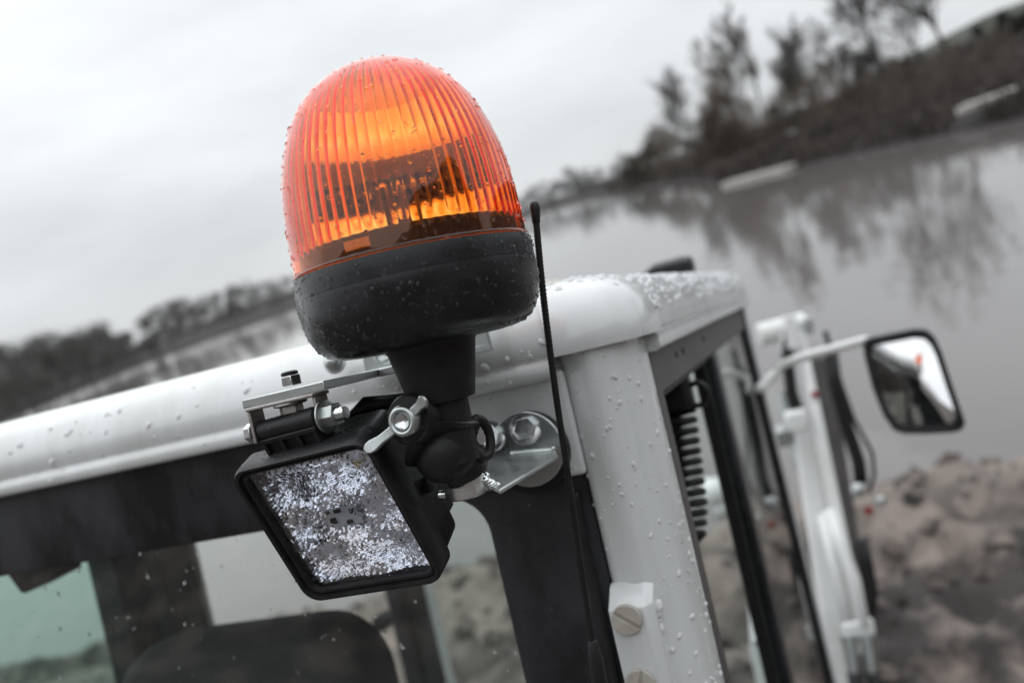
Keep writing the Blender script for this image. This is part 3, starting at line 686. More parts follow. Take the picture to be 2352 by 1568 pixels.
obj('pivot_plate', beam(MB(), Pb(1812, 725, 2.62), Pb(1822, 800, 2.62), .018, .018, .05), white_paint, bm_, bevel=.004)
obj('pivot_plate', beam(MB(), Pb(1852, 728, 2.7), Pb(1856, 765, 2.7), .014, .014, .04), zinc, bm_, bevel=.004)
obj('dipper_arm', beam(MB(), Pb(1880, 820, 3.0), Pb(1985, 1560, 2.9), .035, .05, .04), trimg, bm_, bevel=.01)
obj('hydraulic_cylinder', MB().tube([Pb(1800, 900, 2.7), Pb(1848, 1080, 2.66)], .030, 16).tube([Pb(1800, 980, 2.7), Pb(1816, 1010, 2.7)], .05, 16), zinc, ex)
obj('cylinder_clamp', MB().box((-.03, -.03, -.03), (.03, .03, .03), Matrix.Translation(Pb(1830, 965, 2.55))), white_paint, ex, bevel=.008)
obj('hydraulic_pipe', MB().tube([Pb(1905, 1170, 2.45), Pb(1935, 1260, 2.4), Pb(1962, 1330, 2.38), Pb(1985, 1440, 2.36)], .017, 12), white_paint, ex, smooth=180)
obj('hydraulic_pipe', MB().tube([Pb(1890, 1180, 2.45), Pb(1925, 1320, 2.42), Pb(1950, 1440, 2.4)], .017, 12), white_paint, ex, smooth=180)
obj('pipe_clamp', beam(MB(), Pb(1938, 1450, 2.36), Pb(2006, 1434, 2.36), .010, .010, .02), white_paint, ex, bevel=.004)
for x0_, x1_ in ((1948, 1962), (1990, 2004)):
    obj('pipe_union', MB().tube([Pb(x0_, 1455, 2.36), Pb(x0_+5, 1480, 2.36), Pb(x1_, 1545, 2.36)], [.024, .02, .017], 12), zinc, ex)
    obj('hose', MB().tube([Pb(x1_, 1540, 2.36), Pb(x1_+8, 1600, 2.36), Pb(x1_+16, 1700, 2.36)], .02, 10), rubber, ex, smooth=180)
for pts_, r_ in (([(1908, 800), (1918, 880), (1945, 980), (1972, 1060), (1978, 1110)], .020), ([(1922, 850), (1960, 960), (2003, 1040), (2008, 1090), (1995, 1135)], .006), ([(1815, 760), (1808, 820), (1818, 900), (1838, 960)], .018), ([(1975, 1240), (1990, 1300), (2000, 1360), (1990, 1450)], .022), ([(1895, 760), (1915, 830), (1940, 930)], .008)):
    obj('hose', MB().tube([Pb(x, y, 2.6) for x, y in pts_], r_, 10), rubber, ex, smooth=180)
for x, y, m_, r_ in ((1872, 905, red, .010), (1995, 1172, red, .012), (1970, 1125, zinc, .020), (2022, 1150, zinc, .014)):
    obj('fitting', MB().lathe([(.001, -r_), (r_*.8, -r_), (r_, -r_*.5), (r_, r_*.6), (r_*.7, r_), (.001, r_)], 12, mat_z(Pb(x, y, 2.55), (.1, .1, 1))), m_, ex)
obj('hydraulic_pipe', MB().tube([P(1727, 1345, 2.15), P(1742, 1440, 2.12), P(1748, 1475, 2.1)], [.012, .022, .026], 12).tube([P(1748, 1480, 2.1), P(1765, 1575, 2.08)], [.03, .026], 12), white_paint, ex, smooth=60)
hb = MB()
for x, y, r_ in ((1640, 1130, .06), (1650, 1165, .05), (1620, 1155, .04)): hb.lathe([(.001, -r_), (r_*.8, -r_*.7), (r_, 0), (r_*.8, r_*.7), (.001, r_)], 12, mat_z(P(x, y, 3.4), (.5, .3, 1)))
obj('arm_linkage', hb, white_paint, ex, smooth=180)
# house and undercarriage below the picture, so that the cab stands on something
obj('engine_cover', MB().box((-1.1, -.75, -1.75), (.35, .64, -1.15)), trimg, ex, bevel=.06, seg=3)
obj('house_deck', MB().box((-1.1, -.75, -1.9), (.35, 2.1, -1.76)), paint, ex, bevel=.02)
for x_ in (-1.05, .0):
    tk = []
    for k in range(28):
        t_ = 2*math.pi*k/28; tk.append((.6+1.05*max(-1, min(1, 1.6*math.cos(t_))), -2.12+.22*math.sin(t_)))
    obj('track', MB().loft([[Vector((x, y, z)) for y, z in tk] for x in (x_, x_+.32)]), rubber, ex, bevel=.01)

# ------------------------------------------------------------------ wing mirror
wm = thing('wing_mirror', 'black framed wing mirror on a pale grey tube arm', 'mirror', base=P(1785, 850, 1.86))
mc = P(2098, 872, 1.72)
nrm = Vector((-.20, -1, .15)).normalized()
mo = mat_z(mc, nrm, (1, 0, 0))
if (mo @ Vector((0, 1, 0)) - mc).z < 0: mo = mo @ Matrix.Rotation(math.pi, 4, 'Z')
inv = mo.inverted()
def on_m(x, y):
    r = ray(x, y); k = mc.dot(nrm)/r.dot(nrm); p_ = inv @ (r*k); return (p_.x, p_.y)
ol = [on_m(x, y) for x, y in ((1982, 790), (1990, 776), (2040, 766), (2100, 754), (2128, 756), (2146, 772), (2162, 806), (2186, 880), (2212, 955), (2217, 972), (2208, 988), (2188, 993), (2130, 996), (2078, 996), (2054, 988), (2030, 955), (2004, 890), (1986, 820))]
cxm = sum(p_[0] for p_ in ol)/len(ol); cym = sum(p_[1] for p_ in ol)/len(ol)
def sc_(k, z): return [mo @ Vector((cxm+(x-cxm)*k, cym+(y-cym)*k, z)) for x, y in ol]
obj('housing', MB().loft([sc_(.87, .004), sc_(.89, .009), sc_(.96, .010), sc_(1., .004), sc_(1., -.006), sc_(.94, -.022), sc_(.75, -.036), sc_(.3, -.042)]), blackp, wm, smooth=50)
gl = MB(); rows_ = []
for k in (1., .75, .5, .25, .02): rows_.append([mo @ Vector((cxm+(x-cxm)*.885*k, cym+(y-cym)*.885*k, .0075-.004*k*k)) for x, y in ol])
gl.loft(rows_, True, False, True); obj('mirror_glass', gl, chrome, wm, smooth=180)
armp = [PX(1740, 900, -.15)+Vector((0, .05, 0)), P(1775, 862, 1.82), P(1800, 836, 1.80), P(1850, 818, 1.80), P(1986, 781, 1.785), P(2030, 790, 1.778)]
obj('arm', MB().tube(armp, .0095, 12), white_paint, wm, smooth=180)
obj('arm_stay', MB().tube([P(1660, 852, 1.95), P(1700, 848, 1.93), P(1728, 845, 1.90), P(1738, 852, 1.88), PX(1745, 900, -.15)+Vector((0, .04, 0))], .0085, 10), paint, wm, smooth=180)

# ================================================================== AMBER BEACON
t4 = rad(1.0)
LB = Matrix((math.cos(t4)*ax_r-math.sin(t4)*ax_z, ax_d, math.cos(t4)*ax_z+math.sin(t4)*ax_r)).transposed().to_4x4(); LB.translation = P(950, 605, .55)
bc = thing('warning_beacon', 'amber ribbed warning beacon with black base, beaded with rain', 'beacon', L=LB)
DOME = [(.0737, -.004), (.0737, 0), (.0737, .008), (.0735, .018), (.0732, .03), (.0724, .042), (.0712, .053), (.0694, .063), (.0668, .073), (.0634, .083), (.0590, .093), (.0534, .102), (.0466, .110), (.0388, .1165), (.0302, .1218), (.0210, .1256), (.0118, .1282), (.0050, .1292), (.0004, .1295)]
def dome_r(z): return pl([(z_, r_) for r_, z_ in DOME], z)
def smooth_prof(pr, m=3):                                 # Catmull-Rom through the profile
    out = []
    for i in range(len(pr)-1):
        p0, p1, p2, p3 = pr[max(i-1, 0)], pr[i], pr[i+1], pr[min(i+2, len(pr)-1)]
        for k in range(m):
            t = k/m; out.append(tuple(.5*((2*b)+(-a+c)*t+(2*a-5*b+4*c-d)*t*t+(-a+3*b-3*c+d)*t**3) for a, b, c, d in zip(p0, p1, p2, p3)))
    return out+[pr[-1]]
SP = [(max(r, .0003), z) for r, z in smooth_prof(DOME, 3)]
outer_mb = MB().lathe(SP, 144, LB)
NR, NS = 66, 10                                           # flutes on the inside of the dome
rings = []
n_all = NR*NS
for i, (r, z) in enumerate(SP):
    p0, p1 = SP[max(i-1, 0)], SP[min(i+1, len(SP)-1)]
    tx, tz = p1[0]-p0[0], p1[1]-p0[1]; l = math.hypot(tx, tz) or 1; nx, nz_ = -tz/l, tx/l   # inward
    row = []
    for j in range(n_all):
        s = 2*((j % NS)/NS)-1; a = 2*math.pi*j/n_all
        amp = .0009*min(1, r/.05)**1.2
        ze = .0165+.0035*(1-math.sqrt(max(0, 1-s*s)))
        k = max(0, min(1, (z-ze)/.0012)); k = k*k*(3-2*k)
        h = .0022*min(1, .25+r/.03)+amp*k*(1-s*s)*(1+.35*s)
        rr, zz = max(r+nx*h, .0001), z+nz_*h
        row.append(LB @ Vector((rr*math.cos(a), rr*math.sin(a), zz)))
    rings.append(row)
fl_mb = MB().loft(rings, True, False, False); fl_mb.f = [tuple(reversed(f)) for f in fl_mb.f]
shell = MB(); shell.add(outer_mb.v, outer_mb.f); shell.add(fl_mb.v, fl_mb.f)
dome = obj('dome_lens', shell, amber, bc, smooth=180, recalc=False)
obj('lens_flange', MB().lathe([(.0738+.0013*math.cos(2*math.pi*k/12), .0030+.0013*math.sin(2*math.pi*k/12)) for k in range(13)], 144, LB), amber, dome, smooth=180)
# base
BASE = [(.0700, .0005), (.0738, .0022), (.0752, .0016), (.0757, -.002), (.07578, -.006), (.0758, -.0108), (.0758, -.0113), (.07555, -.0114), (.07555, -.0117), (.0758, -.0118), (.07585, -.0123), (.0759, -.015), (.0758, -.020), (.0750, -.028), (.0733, -.035), (.0703, -.0415), (.0660, -.0463), (.0605, -.0495), (.0545, -.0510), (.0470, -.0518), (.030, -.0522)]
base_mb = MB().lathe(BASE, 128, LB, False, True)
base = obj('base_housing', base_mb, housing_m, bc, smooth=50)
neck_mb = MB().lathe([(.0300, -.0515), (.0283, -.054), (.0262, -.064), (.0212, -.0865), (.0206, -.0885), (.0180, -.0890), (.0160, -.0885), (.0157, -.0900), (.0157, -.128)], 48, LB, True, True)
obj('neck', neck_mb, rubber, bc, smooth=40)
# inside: tray, collar ring, reflector, bulb holder
obj('inner_tray', MB().lathe([(.0690, -.003), (.0690, .0155), (.0672, .0160), (.0665, .0020), (.001, .0020)], 72, LB), brown_in, bc, smooth=40)
def refl(x, z):
    f = (z-.022)/.088
    g_ = .020-.012*(x/.045)**2
    if f < .22: g_ += .012*(f/.22)
    elif f < .60: g_ += .012-.012*math.sin((f-.22)/.38*math.pi/2)
    else: g_ += .016*((f-.60)/.40)**1.5
    return g_
rows_, rows2 = [], []
for i in range(33):
    z = .022+.088*i/32; w = .046*min(1, math.sqrt(max(.02, 1-((z-.04)/.085)**2)) if z > .04 else 1)
    rows_.append([LB @ Vector((w*(2*j/20-1), refl(w*(2*j/20-1), z), z)) for j in range(21)])
    rows2.append([LB @ Vector((w*(2*j/20-1), refl(w*(2*j/20-1), z)+.0025, z)) for j in range(20, -1, -1)])
obj('reflector', MB().loft([a_+b_ for a_, b_ in zip(rows_, rows2)]), chrome_soft, bc, smooth=60)
obj('bulb_holder', MB().lathe([(.013, .002), (.013, .020), (.008, .022), (.008, .030), (.001, .030)], 24, LB @ Matrix.Translation((0, -.004, 0))), brown_in, bc, smooth=40)
obj('bulb', MB().lathe([(.006, .030), (.0075, .038), (.007, .048), (.004, .052), (.0005, .053)], 20, LB @ Matrix.Translation((0, -.004, 0))), led_glass, bc, smooth=60)
# rating sticker behind the clear band
a0 = math.atan2(-.070, -.0235)
sk2 = MB().loft([[LB @ Vector((.0698*math.cos(a0+da), .0698*math.sin(a0+da), z)) for da in [k*.038-.115 for k in range(7)]] for z in (.0070, .0125)], False, False, False)
obj('rating_sticker', sk2, sticker, bc, smooth=0)
# swivel joint below the neck
ax_a = (-ax_d*.90 - ax_r*.40 + ax_z*.06).normalized()
W = P(930, 966, .525)
inpl = P(1003, 913, .525)-W
joint = obj('swivel_boss', MB().tube([W-ax_a*.004, W-ax_a*.006, W-ax_a*.044, W-ax_a*.046], [.0145, .0160, .0160, .0145], 32), rubber, bc, smooth=40)
K = P(1022, 1036, .552)
ball = MB(); ball.lathe([(max(.0004, .0205*math.sin(math.pi*i/16)), -.0205*math.cos(math.pi*i/16)*1.02) for i in range(17)], 36, mat_z(K, ax_z))
obj('swivel_ball', ball, rubber, bc, smooth=180)
flap = MB(); fz = (P(1000, 970, .545)-P(1045, 1060, .530)).normalized(); fm = mat_z(P(1012, 1019, .546), fz, ax_r)
rows_ = []
for rr, dz in ((.012, .0015), (.0245, .0016), (.0262, .0008), (.0264, -.0008), (.0246, -.0017), (.012, -.0016)):
    rows_.append([fm @ Vector((rr*(1+.05*math.sin(3*t_+1))*math.cos(t_), rr*(1+.05*math.sin(2*t_))*math.sin(t_), dz+.0024*(rr/.026)**2*math.sin(3*t_+.5))) for t_ in [2*math.pi*j/48 for j in range(48)]])
obj('rubber_skirt', MB().loft(rows_+[rows_[0]], True, False, False), rubber, bc, smooth=60)
ear = []; ec = P(1103, 1006, .556); em = mat_z(ec, (ax_r*.75-ax_d*.6), ax_z)
for i in range(21):
    t_ = 2*math.pi*i/20; ear.append(em @ Vector((.0125*math.cos(t_), .0095*math.sin(t_), 0)))
obj('rubber_loop', MB().tube(ear, .0033, 10, False), rubber, bc, smooth=180)
obj('pin', MB().tube([ec-em.to_3x3() @ Vector((0, 0, .012)), ec+em.to_3x3() @ Vector((0, 0, .001))], .0042, 14), steel, bc)
stub_t, stub_b = P(1040, 1058, .556), P(1067, 1086, .562)
obj('stub', MB().tube([P(1030, 1030, .556), stub_t, P(1064, 1078, .561), P(1066, 1084, .562), stub_b], [.0185, .0175, .0148, .0148, .0130], 32), rubber, bc, smooth=40)
# wing nut and stud
fmw = mat_z(W, ax_a, inpl)
wn = MB().lathe([(.0058, -.004), (.0098, -.004), (.0098, .0025), (.0088, .0045), (.0066, .0048), (.0058, .0030)], 32, fmw)
for sgn, L_ in ((1, .0245), (-1, .0300)):
    rows_ = []
    for i in range(9):
        f = i/8; x = sgn*(.0075+(L_-.0075)*f); wy = .0030*(1-.1*f)+.0010*math.sin(f*math.pi)*0+(.0012 if f > .55 else 0)*math.sin((f-.55)/.45*math.pi); zc = .0005+.0075*f**1.6; hz = .0030*(1-.45*f)
        if i == 8: wy *= .55; hz *= .6
        rows_.append([fmw @ Vector((x, wy*u, zc+hz*v)) for u, v in ((-1, -1), (1, -1), (1, 1), (-1, 1))])
    wn.loft(rows_)
wno = obj('wing_nut', wn, zinc, bc, smooth=50, bevel=.0008)
obj('stud', MB().lathe([(.0057, -.004), (.0057, .0030), (.0050, .0042), (.0046, .0036), (.0001, .0022)], 24, fmw), steel, wno, smooth=50)
# rain beads
rng = random.Random(12)
LBi3 = LB.to_3x3().inverted()
def on_dome(p, n):
    return 1 if (LB.inverted() @ p).z > .001 else 0
obj('rain_beads', drops(outer_mb, 1500, .00040, .00150, on_dome, rng, .7, 3.), drop_m, dome, smooth=180, recalc=False, kind='stuff')
def on_base(p, n):
    q_ = LB.inverted() @ p
    if q_.z > .001 or q_.z < -.05: return 0
    ln = LBi3 @ n
    return (1 if ln.x*q_.x+ln.y*q_.y > 0 else -1) if q_.y < .03 else 0
obj('rain_beads', drops(base_mb, 1300, .00035, .00145, on_base, rng, .65, 3.), drop_m, base, smooth=180, recalc=False, kind='stuff')
hang = MB()
for px_, py_, r_ in ((1138, 742, .0028), (1150, 738, .0022), (1200, 690, .0018)):
    hang.lathe([(max(.0001, r_*math.sin(math.pi*i/8)), -r_*1.0*math.cos(math.pi*i/8)) for i in range(9)], 12, mat_z(P(px_, py_, .545), ax_z))
obj('hanging_drops', hang, drop_m, base, smooth=180, kind='stuff')

# ================================================================== ZINC BEACON BRACKET
def PZ(x, y, Z): r = ray(x, y); return r*(Z/r.z)
br = thing('beacon_bracket', 'zinc plated angle bracket with round collar bolted beside the pillar', 'bracket', base=PY(1215, 1030, .658))
dc = PY(1213, 1030, .6550); back_n = Vector((0, -1, 0))
obj('rubber_pad', MB().lathe([(.0001, 0), (.0335, 0), (.0335, .0080), (.0001, .0080)], 48, mat_z(PY(1221, 1036, .6639), back_n)), rubber, br, bevel=.0008)
wp = MB(); fmz = mat_z(dc, back_n, (1, 0, 0))
poly = [(.0305*math.cos(t_), .0305*math.sin(t_)) for t_ in [rad(-140+i*9) for i in range(31)]] + [(-.040, .018), (-.044, .010), (-.044, -.012), (-.036, -.018)]
poly = [(-x, y) for x, y in poly] if (fmz.to_3x3() @ Vector((1, 0, 0))).x < 0 else poly
wp.prism(poly, .0035, fmz); plate = obj('wall_plate', wp, zinc, br, bevel=.0008)
Zs = -.0885
sh = [PZ(1114, 1108, Zs), PZ(1122, 1052, Zs), PZ(1140, 1040, Zs), PZ(1277, 1034, Zs), PZ(1281, 1044, Zs), PZ(1146, 1124, Zs)]
wl = [p_ for p_ in sh]
mbs = MB().loft([[p_+Vector((0, 0, dz)) for p_ in wl] for dz in (-.0034, 0)])
obj('shelf', mbs, zinc, br, bevel=.001)
ra, rb = PZ(1128, 1046, Zs), PZ(1276, 1034, Zs)
obj('bend', MB().tube([ra+Vector((0, -.001, .0012)), rb+Vector((0, -.001, .0012))], .0024, 16), zinc, br, smooth=60, bevel=.0012)
cl0, cl1 = P(1060, 1083, .566), P(1074, 1140, .566)
axd = (cl1-cl0).normalized()
obj('collar', MB().tube([cl0, cl0+axd*.0006, cl1-axd*.0008, cl1], [.0120, .0127, .0127, .0118], 48), turned, br, smooth=40)
wd = MB(); rng = random.Random(4)
for k in range(7):
    p_ = P(1108+k*5, 1090+k*5, .569)+Vector((rng.uniform(-.001, .001), rng.uniform(-.002, .002), rng.uniform(-.001, .001))); r_ = rng.uniform(.0022, .0042)
    wd.lathe([(max(.0001, r_*math.sin(math.pi*i/8)), -r_*.8*math.cos(math.pi*i/8)) for i in range(9)], 12, mat_z(p_, (rng.uniform(-1, 1), rng.uniform(-1, 1), 1)))
obj('weld_bead', wd, steel, br, smooth=180)
obj('grub_screw', MB().lathe([(.003, 0), (.003, .004), (.0022, .005), (.0001, .005)], 14, mat_z(P(1022, 1134, .563), (-.9, -.4, .1))), steel, br)
def hexbolt(parent, c, axis, r, h, m=zinc, washer=True, name='bolt', dome_=True):
    fm_ = mat_z(c, axis); mb = MB()
    if washer: mb.lathe([(.0001, 0), (r*1.42, 0), (r*1.42, .0012), (r*1.2, .0018), (.0001, .0018)], 28, fm_)
    mb.prism(hexpoly(r, 6, .35), h, fm_ @ Matrix.Translation((0, 0, .0017)))
    if dome_: mb.lathe([(r*.78, h+.0015), (r*.70, h+.0022), (.0001, h+.0024)], 24, fm_)
    return obj(name, mb, m, parent, smooth=35, bevel=.0005)
hexbolt(br, PY(1208, 985, .6512), (.22, -1, .25), .0092, .006, steel, dome_=False)
hexbolt(br, PY(1126, 1002, .6512), (.2, -1, .25), .0092, .006, steel, dome_=False)

# ================================================================== LAMP BAR
lb = thing('lamp_bar', 'flat zinc bar with bolts carrying the work light from the roof edge', 'bracket', base=(-.30, .650, 0))
bar = obj('bar', MB().box((-.3645, .474, -.0028), (-.3005, .640, .0030)).box((-.3003, .545, -.0030), (-.250, .640, .0027)), zinc, lb, bevel=.0007)
obj('upstand', MB().box((-.3645, .640, -.0028), (-.250, .6445, .030)), zinc, lb, bevel=.001)
def dome_bolt(parent, c, axis, r, name='bolt'):
    return obj(name, MB().lathe([(r*1.25, 0), (r*1.25, .0015), (r, .002), (r*.96, .0045), (r*.75, .0075), (r*.4, .0092), (.0002, .0097)], 32, mat_z(c, axis)), zinc, parent, smooth=50)
dome_bolt(lb, PY(770, 829, .640), (0, -1, .15), .0088); dome_bolt(lb, PY(884, 808, .640), (0, -1, .15), .0088)
nut_c = P(671, 884, .572); nut_c.z = .0030
hexbolt(lb, nut_c, (0, 0, 1), .0072, .0068, steel, False, 'lock_nut', False)
obj('lock_ring', MB().lathe([(.0056, .0085), (.0056, .0108), (.0038, .0116), (.0030, .0100), (.0001, .0100)], 24, mat_z(nut_c, (0, 0, 1))), blackp, lb, smooth=40)

# ================================================================== WORK LIGHT
ny = Vector((.06038865, .91949418, .38843746)).normalized(); xl = Vector((.99597827, -.08130908, .0376314)); xl = (xl-ny*xl.dot(ny)).normalized(); zl = xl.cross(ny)
LL = Matrix((xl, ny, zl)).transposed().to_4x4(); LL.translation = Vector((-.32549, .49374, -.08961))
wk = thing('work_light', 'square black work light with faceted clear lens below the beacon', 'lamp', L=LL)
def sq(w, y, r, dz=0): return [LL @ Vector((x, y, z+dz)) for x, z in rrect(-w/2, w/2, -w/2, w/2, r, 7)]
house_mb = MB().loft([sq(.0990, .010, .006), sq(.0990, .000, .006), sq(.1005, -.0032, .007), sq(.1035, -.0036, .008), sq(.1040, -.0022, .008), sq(.1070, -.0022, .010), sq(.1080, -.0060, .011), sq(.1120, -.0066, .012), sq(.1145, -.0040, .013), sq(.1150, .0020, .013), sq(.1150, .0130, .013), sq(.1080, .0180, .012), sq(.1060, .0400, .012), sq(.0960, .0480, .014)], True, False, True)
hs = obj('housing', house_mb, blackp, wk, smooth=35)
fin = MB()
for k in range(9): fin.box((-.044+k*.011-.0011, .046, -.042), (-.044+k*.011+.0011, .060, .042), LL)
obj('cooling_fin', fin, blackp, hs, bevel=.0005)
obj('side_screw', MB().lathe([(.0055, 0), (.0055, .004), (.004, .0052), (.0001, .0052)], 14, mat_z(LL @ Vector((.053, .030, -.004)), xl)), blackp, hs, smooth=40)
# reflector: nine cups
CUP = [(-.029, .031), (.028, .033), (-.034, -.004), (.001, .001), (.036, -.003), (-.024, -.034), (.027, -.033)]
tl = MB(); rngt = random.Random(17); NT = 62
for i in range(NT):                                       # mosaic of small tilted mirror facets
    for j in range(NT):
        x, z = -.0495+.099*(j+.5)/NT, -.0495+.099*(i+.5)/NT
        d2, (a, b) = min(((x-c_[0])**2+(z-c_[1])**2, c_) for c_ in CUP)
        y = .0055+.0080*math.exp(-d2/.0175**2); dy_ = -2*(y-.0055)/.0175**2
        gx, gz = dy_*(x-a)*.8, dy_*(z-b)*.8
        br_ = .66+.85*fbm(x*30+2, z*30, 3)                # patches turned up to the sky or down
        gz += max(-.3, min(1.3, br_+rngt.gauss(0, .26))); gx += rngt.gauss(0, .22)
        w = .099/NT*.53
        tl.add([LL @ Vector((x+u*w, y+gx*u*w+gz*v*w, z+v*w)) for u, v in ((-1, -1), (1, -1), (1, 1), (-1, 1))], [(0, 1, 2, 3)])
obj('reflector', tl, facet_m, wk, smooth=0, recalc=False, kind='stuff')
obj('back_plate', MB().box((-.0494, .0215, -.0494), (.0494, .0225, .0494), LL), blackp, wk, smooth=0)
for k, (a, b) in enumerate(CUP):
    obj('led', MB().box((a-.0022, .0120, b-.0022), (a+.0022, .0128, b+.0022), LL), led_y if k == 1 else board, wk, smooth=0)
obj('circuit_board', MB().box((-.012, .0078, -.008), (.013, .0084, .007), LL), board, wk, smooth=0)
chips = MB()
for x, z, w, h in ((-.009, -.002, .004, .004), (.009, .003, .0035, .003), (-.002, .005, .005, .002), (.003, -.005, .004, .0025), (-.010, .005, .002, .002)):
    chips.box((x-w/2, .0060, z-h/2), (x+w/2, .0078, z+h/2), LL)
obj('chips', chips, blackp, wk, smooth=0)
# lens: flat outside, prism facets fanned about nine centres inside
G_ = 210; rows_ = []
for i in range(G_+1):
    row = []
    for j in range(G_+1):
        x, z = -.0494+.0988*j/G_, -.0494+.0988*i/G_
        a, b = min(CUP, key=lambda c_: (x-c_[0])**2+(z-c_[1])**2); rho = math.hypot(x-a, z-b); ph = math.atan2(z-b, x-a)
        mid = math.hypot(x-.001, z) < .012
        h = 0 if mid else .00014*math.sin(rho*2*math.pi/.0030)*math.cos(ph*max(3, int(rho/.0014)))
        row.append(LL @ Vector((x, .0034+h, z)))
    rows_.append(row)
lens_f = MB().loft([[LL @ Vector((x, 0, z)) for x in (-.0494, .0494)] for z in (-.0494, .0494)], False, False, False)
lens_f.f = [tuple(reversed(f)) for f in lens_f.f]
def facing(mb, want):                                     # orient every face towards want
    a, b, c_ = (mb.v[k] for k in mb.f[0][:3])
    if (b-a).cross(c_-a).dot(want) < 0: mb.f = [tuple(reversed(f)) for f in mb.f]
    return mb
facing(lens_f, -ny)
ln = obj('lens', lens_f, led_glass, wk, smooth=0, recalc=False)
obj('facets', facing(MB().loft(rows_, False, False, False), ny), led_glass, ln, smooth=180, recalc=False)
lf2 = facing(MB().loft([[LL @ Vector((x, -.0001, z)) for x in (-.049, .049)] for z in (-.049, .049)], False, False, False), -ny)
obj('rain_beads', drops(lf2, 260, .0004, .0016, lambda p, n: 1, random.Random(5), .5, 2.5), drop_m, ln, smooth=180, recalc=False, kind='stuff')
# hinge lug and barrel
Bc = LL @ Vector((-.0045, .012, .0715))
BL = mat_z(Bc, xl)
hinge_mb = MB().tube([Bc-xl*.0235, Bc-xl*.0228, Bc+xl*.0228, Bc+xl*.0235], [.0062, .0072, .0072, .0062], 28)
hg = obj('hinge_barrel', hinge_mb, blackp, wk, smooth=40)
lug = MB().box((-.0270, .006, .0550), (.0180, .019, .0695), LL)
for k in range(4): lug.box((-.0273+k*.0140, .0035, .0548), (-.0273+k*.0140+.0030, .0062, .0680), LL)
lug.box((-.0273, .0033, .0655), (.0183, .0060, .0690), LL)
obj('hinge_lug', lug, blackp, hg, bevel=.0006)
# U bracket under the bar
ub = MB(); ux0, ux1, uz = Bc.x-.0262, Bc.x+.0262, -.0031
yb0, yb1 = Bc.y-.008, Bc.y+.012
ub.box((ux0, yb0, uz-.0024), (ux1, yb1, uz))
for xa, xb in ((ux0-.0002, ux0+.0022), (ux1-.0022, ux1+.0002)): ub.box((xa, Bc.y-.0065, Bc.z-.0075), (xb, Bc.y+.0085, uz-.0022))
ubo = obj('u_bracket', ub, rust, wk, bevel=.0008)
hexbolt(wk, Vector((ux1+.0006, Bc.y, Bc.z)), (1, -.12, .0), .0078, .0085, zinc, True, 'pivot_nut', False)
obj('pivot_bolt_end', MB().lathe([(.0046, 0), (.0046, .0155), (.0038, .0172), (.0001, .0172)], 20, mat_z(Vector((ux1, Bc.y, Bc.z)), (1, -.12, 0))), steel, wk, smooth=40)
hexbolt(wk, Vector((ux0-.0006, Bc.y, Bc.z)), (-1, 0, 0), .0065, .005, steel, False, 'pivot_bolt_head', True)
bh = Vector((Bc.x+.002, Bc.y+.002, uz-.0026))
hexbolt(wk, bh, (0, 0, -1), .0078, .0052, rust, True, 'mounting_bolt', False)
obj('cable', MB().tube([LL @ Vector((.02, .05, .03)), P(800, 960, .605), P(840, 930, .605), P(900, 925, .61), P(955, 918, .615), P(1000, 940, .63)], .0062, 12), rubber, wk, smooth=180)
rng = random.Random(9)
def up_front(p, n):
    if abs(n.z) < .05 and n.dot(ax_d) > 0: return 0
    return 1 if (n.z > .1 or n.dot(ax_d) < -.1) else (-1 if n.z < -.5 else 0)
hm = MB(); hm.v = house_mb.v; hm.f = [f for f in house_mb.f if len(f) == 4]
def on_house(p, n):
    q_ = LL.inverted() @ p; ln_ = LL.to_3x3().inverted() @ n
    outward = ln_.x*q_.x+ln_.z*q_.z > 0
    if q_.z > .0535 and abs(ln_.z) > .3: return 1 if ln_.z > 0 else -1
    if q_.y < .014 and max(abs(q_.x), abs(q_.z)) > .0525: return (1 if ln_.y < 0 or outward else -1) if rng.random() < .35 else 0
    return 0
obj('rain_beads', drops(hm, 300, .0004, .0013, on_house, rng, .5), drop_m, hs, smooth=180, recalc=False, kind='stuff')
def on_barrel(p, n):
    o_ = (p-Bc); o_ -= xl*o_.dot(xl)
    return (1 if n.dot(o_) > 0 else -1) if o_.z > -.002 and abs(n.dot(xl)) < .5 else 0
obj('rain_beads', drops(hinge_mb, 160, .0003, .0008, on_barrel, rng, .5), drop_m, hg, smooth=180, recalc=False, kind='stuff')

# ================================================================== RADIO ANTENNA
an = thing('whip_antenna', 'thin black ribbed whip antenna rising in front of the grey pillar', 'antenna', base=P(1392, 1700, .635))
ctrl = [P(1227, 466, .60), P(1231, 505, .60), P(1248, 680, .603), P(1276, 900, .610), P(1306, 1100, .618), P(1334, 1300, .626), P(1362, 1480, .633)]
def cr_pts(c_, n):
    out = []
    for i in range(len(c_)-1):
        p0, p1, p2, p3 = c_[max(i-1, 0)], c_[i], c_[i+1], c_[min(i+2, len(c_)-1)]
        for k in range(n):
            t = k/n; out.append(.5*((2*p1)+(p2-p0)*t+(2*p0-5*p1+4*p2-p3)*t*t+(-p0+3*p1-3*p2+p3)*t**3))
    return out+[c_[-1]]
wpts = cr_pts(ctrl[1:], 44)
obj('whip', MB().tube(wpts, [.00255 if i % 2 else .00222 for i in range(len(wpts))], 12), rubber, an, smooth=60)
tp, td = ctrl[0], (ctrl[1]-ctrl[0]).normalized()
obj('tip', MB().tube([tp-td*.0012, tp-td*.0004, tp+td*.001, tp+td*.004, tp+td*.011, tp+td*.0135, tp+td*.0145], [.0008, .0026, .0034, .0038, .0031, .0029, .0024], 20), blackp, an, smooth=60)
b0 = ctrl[-1]; bd = (P(1385, 1620, .636)-b0).normalized()
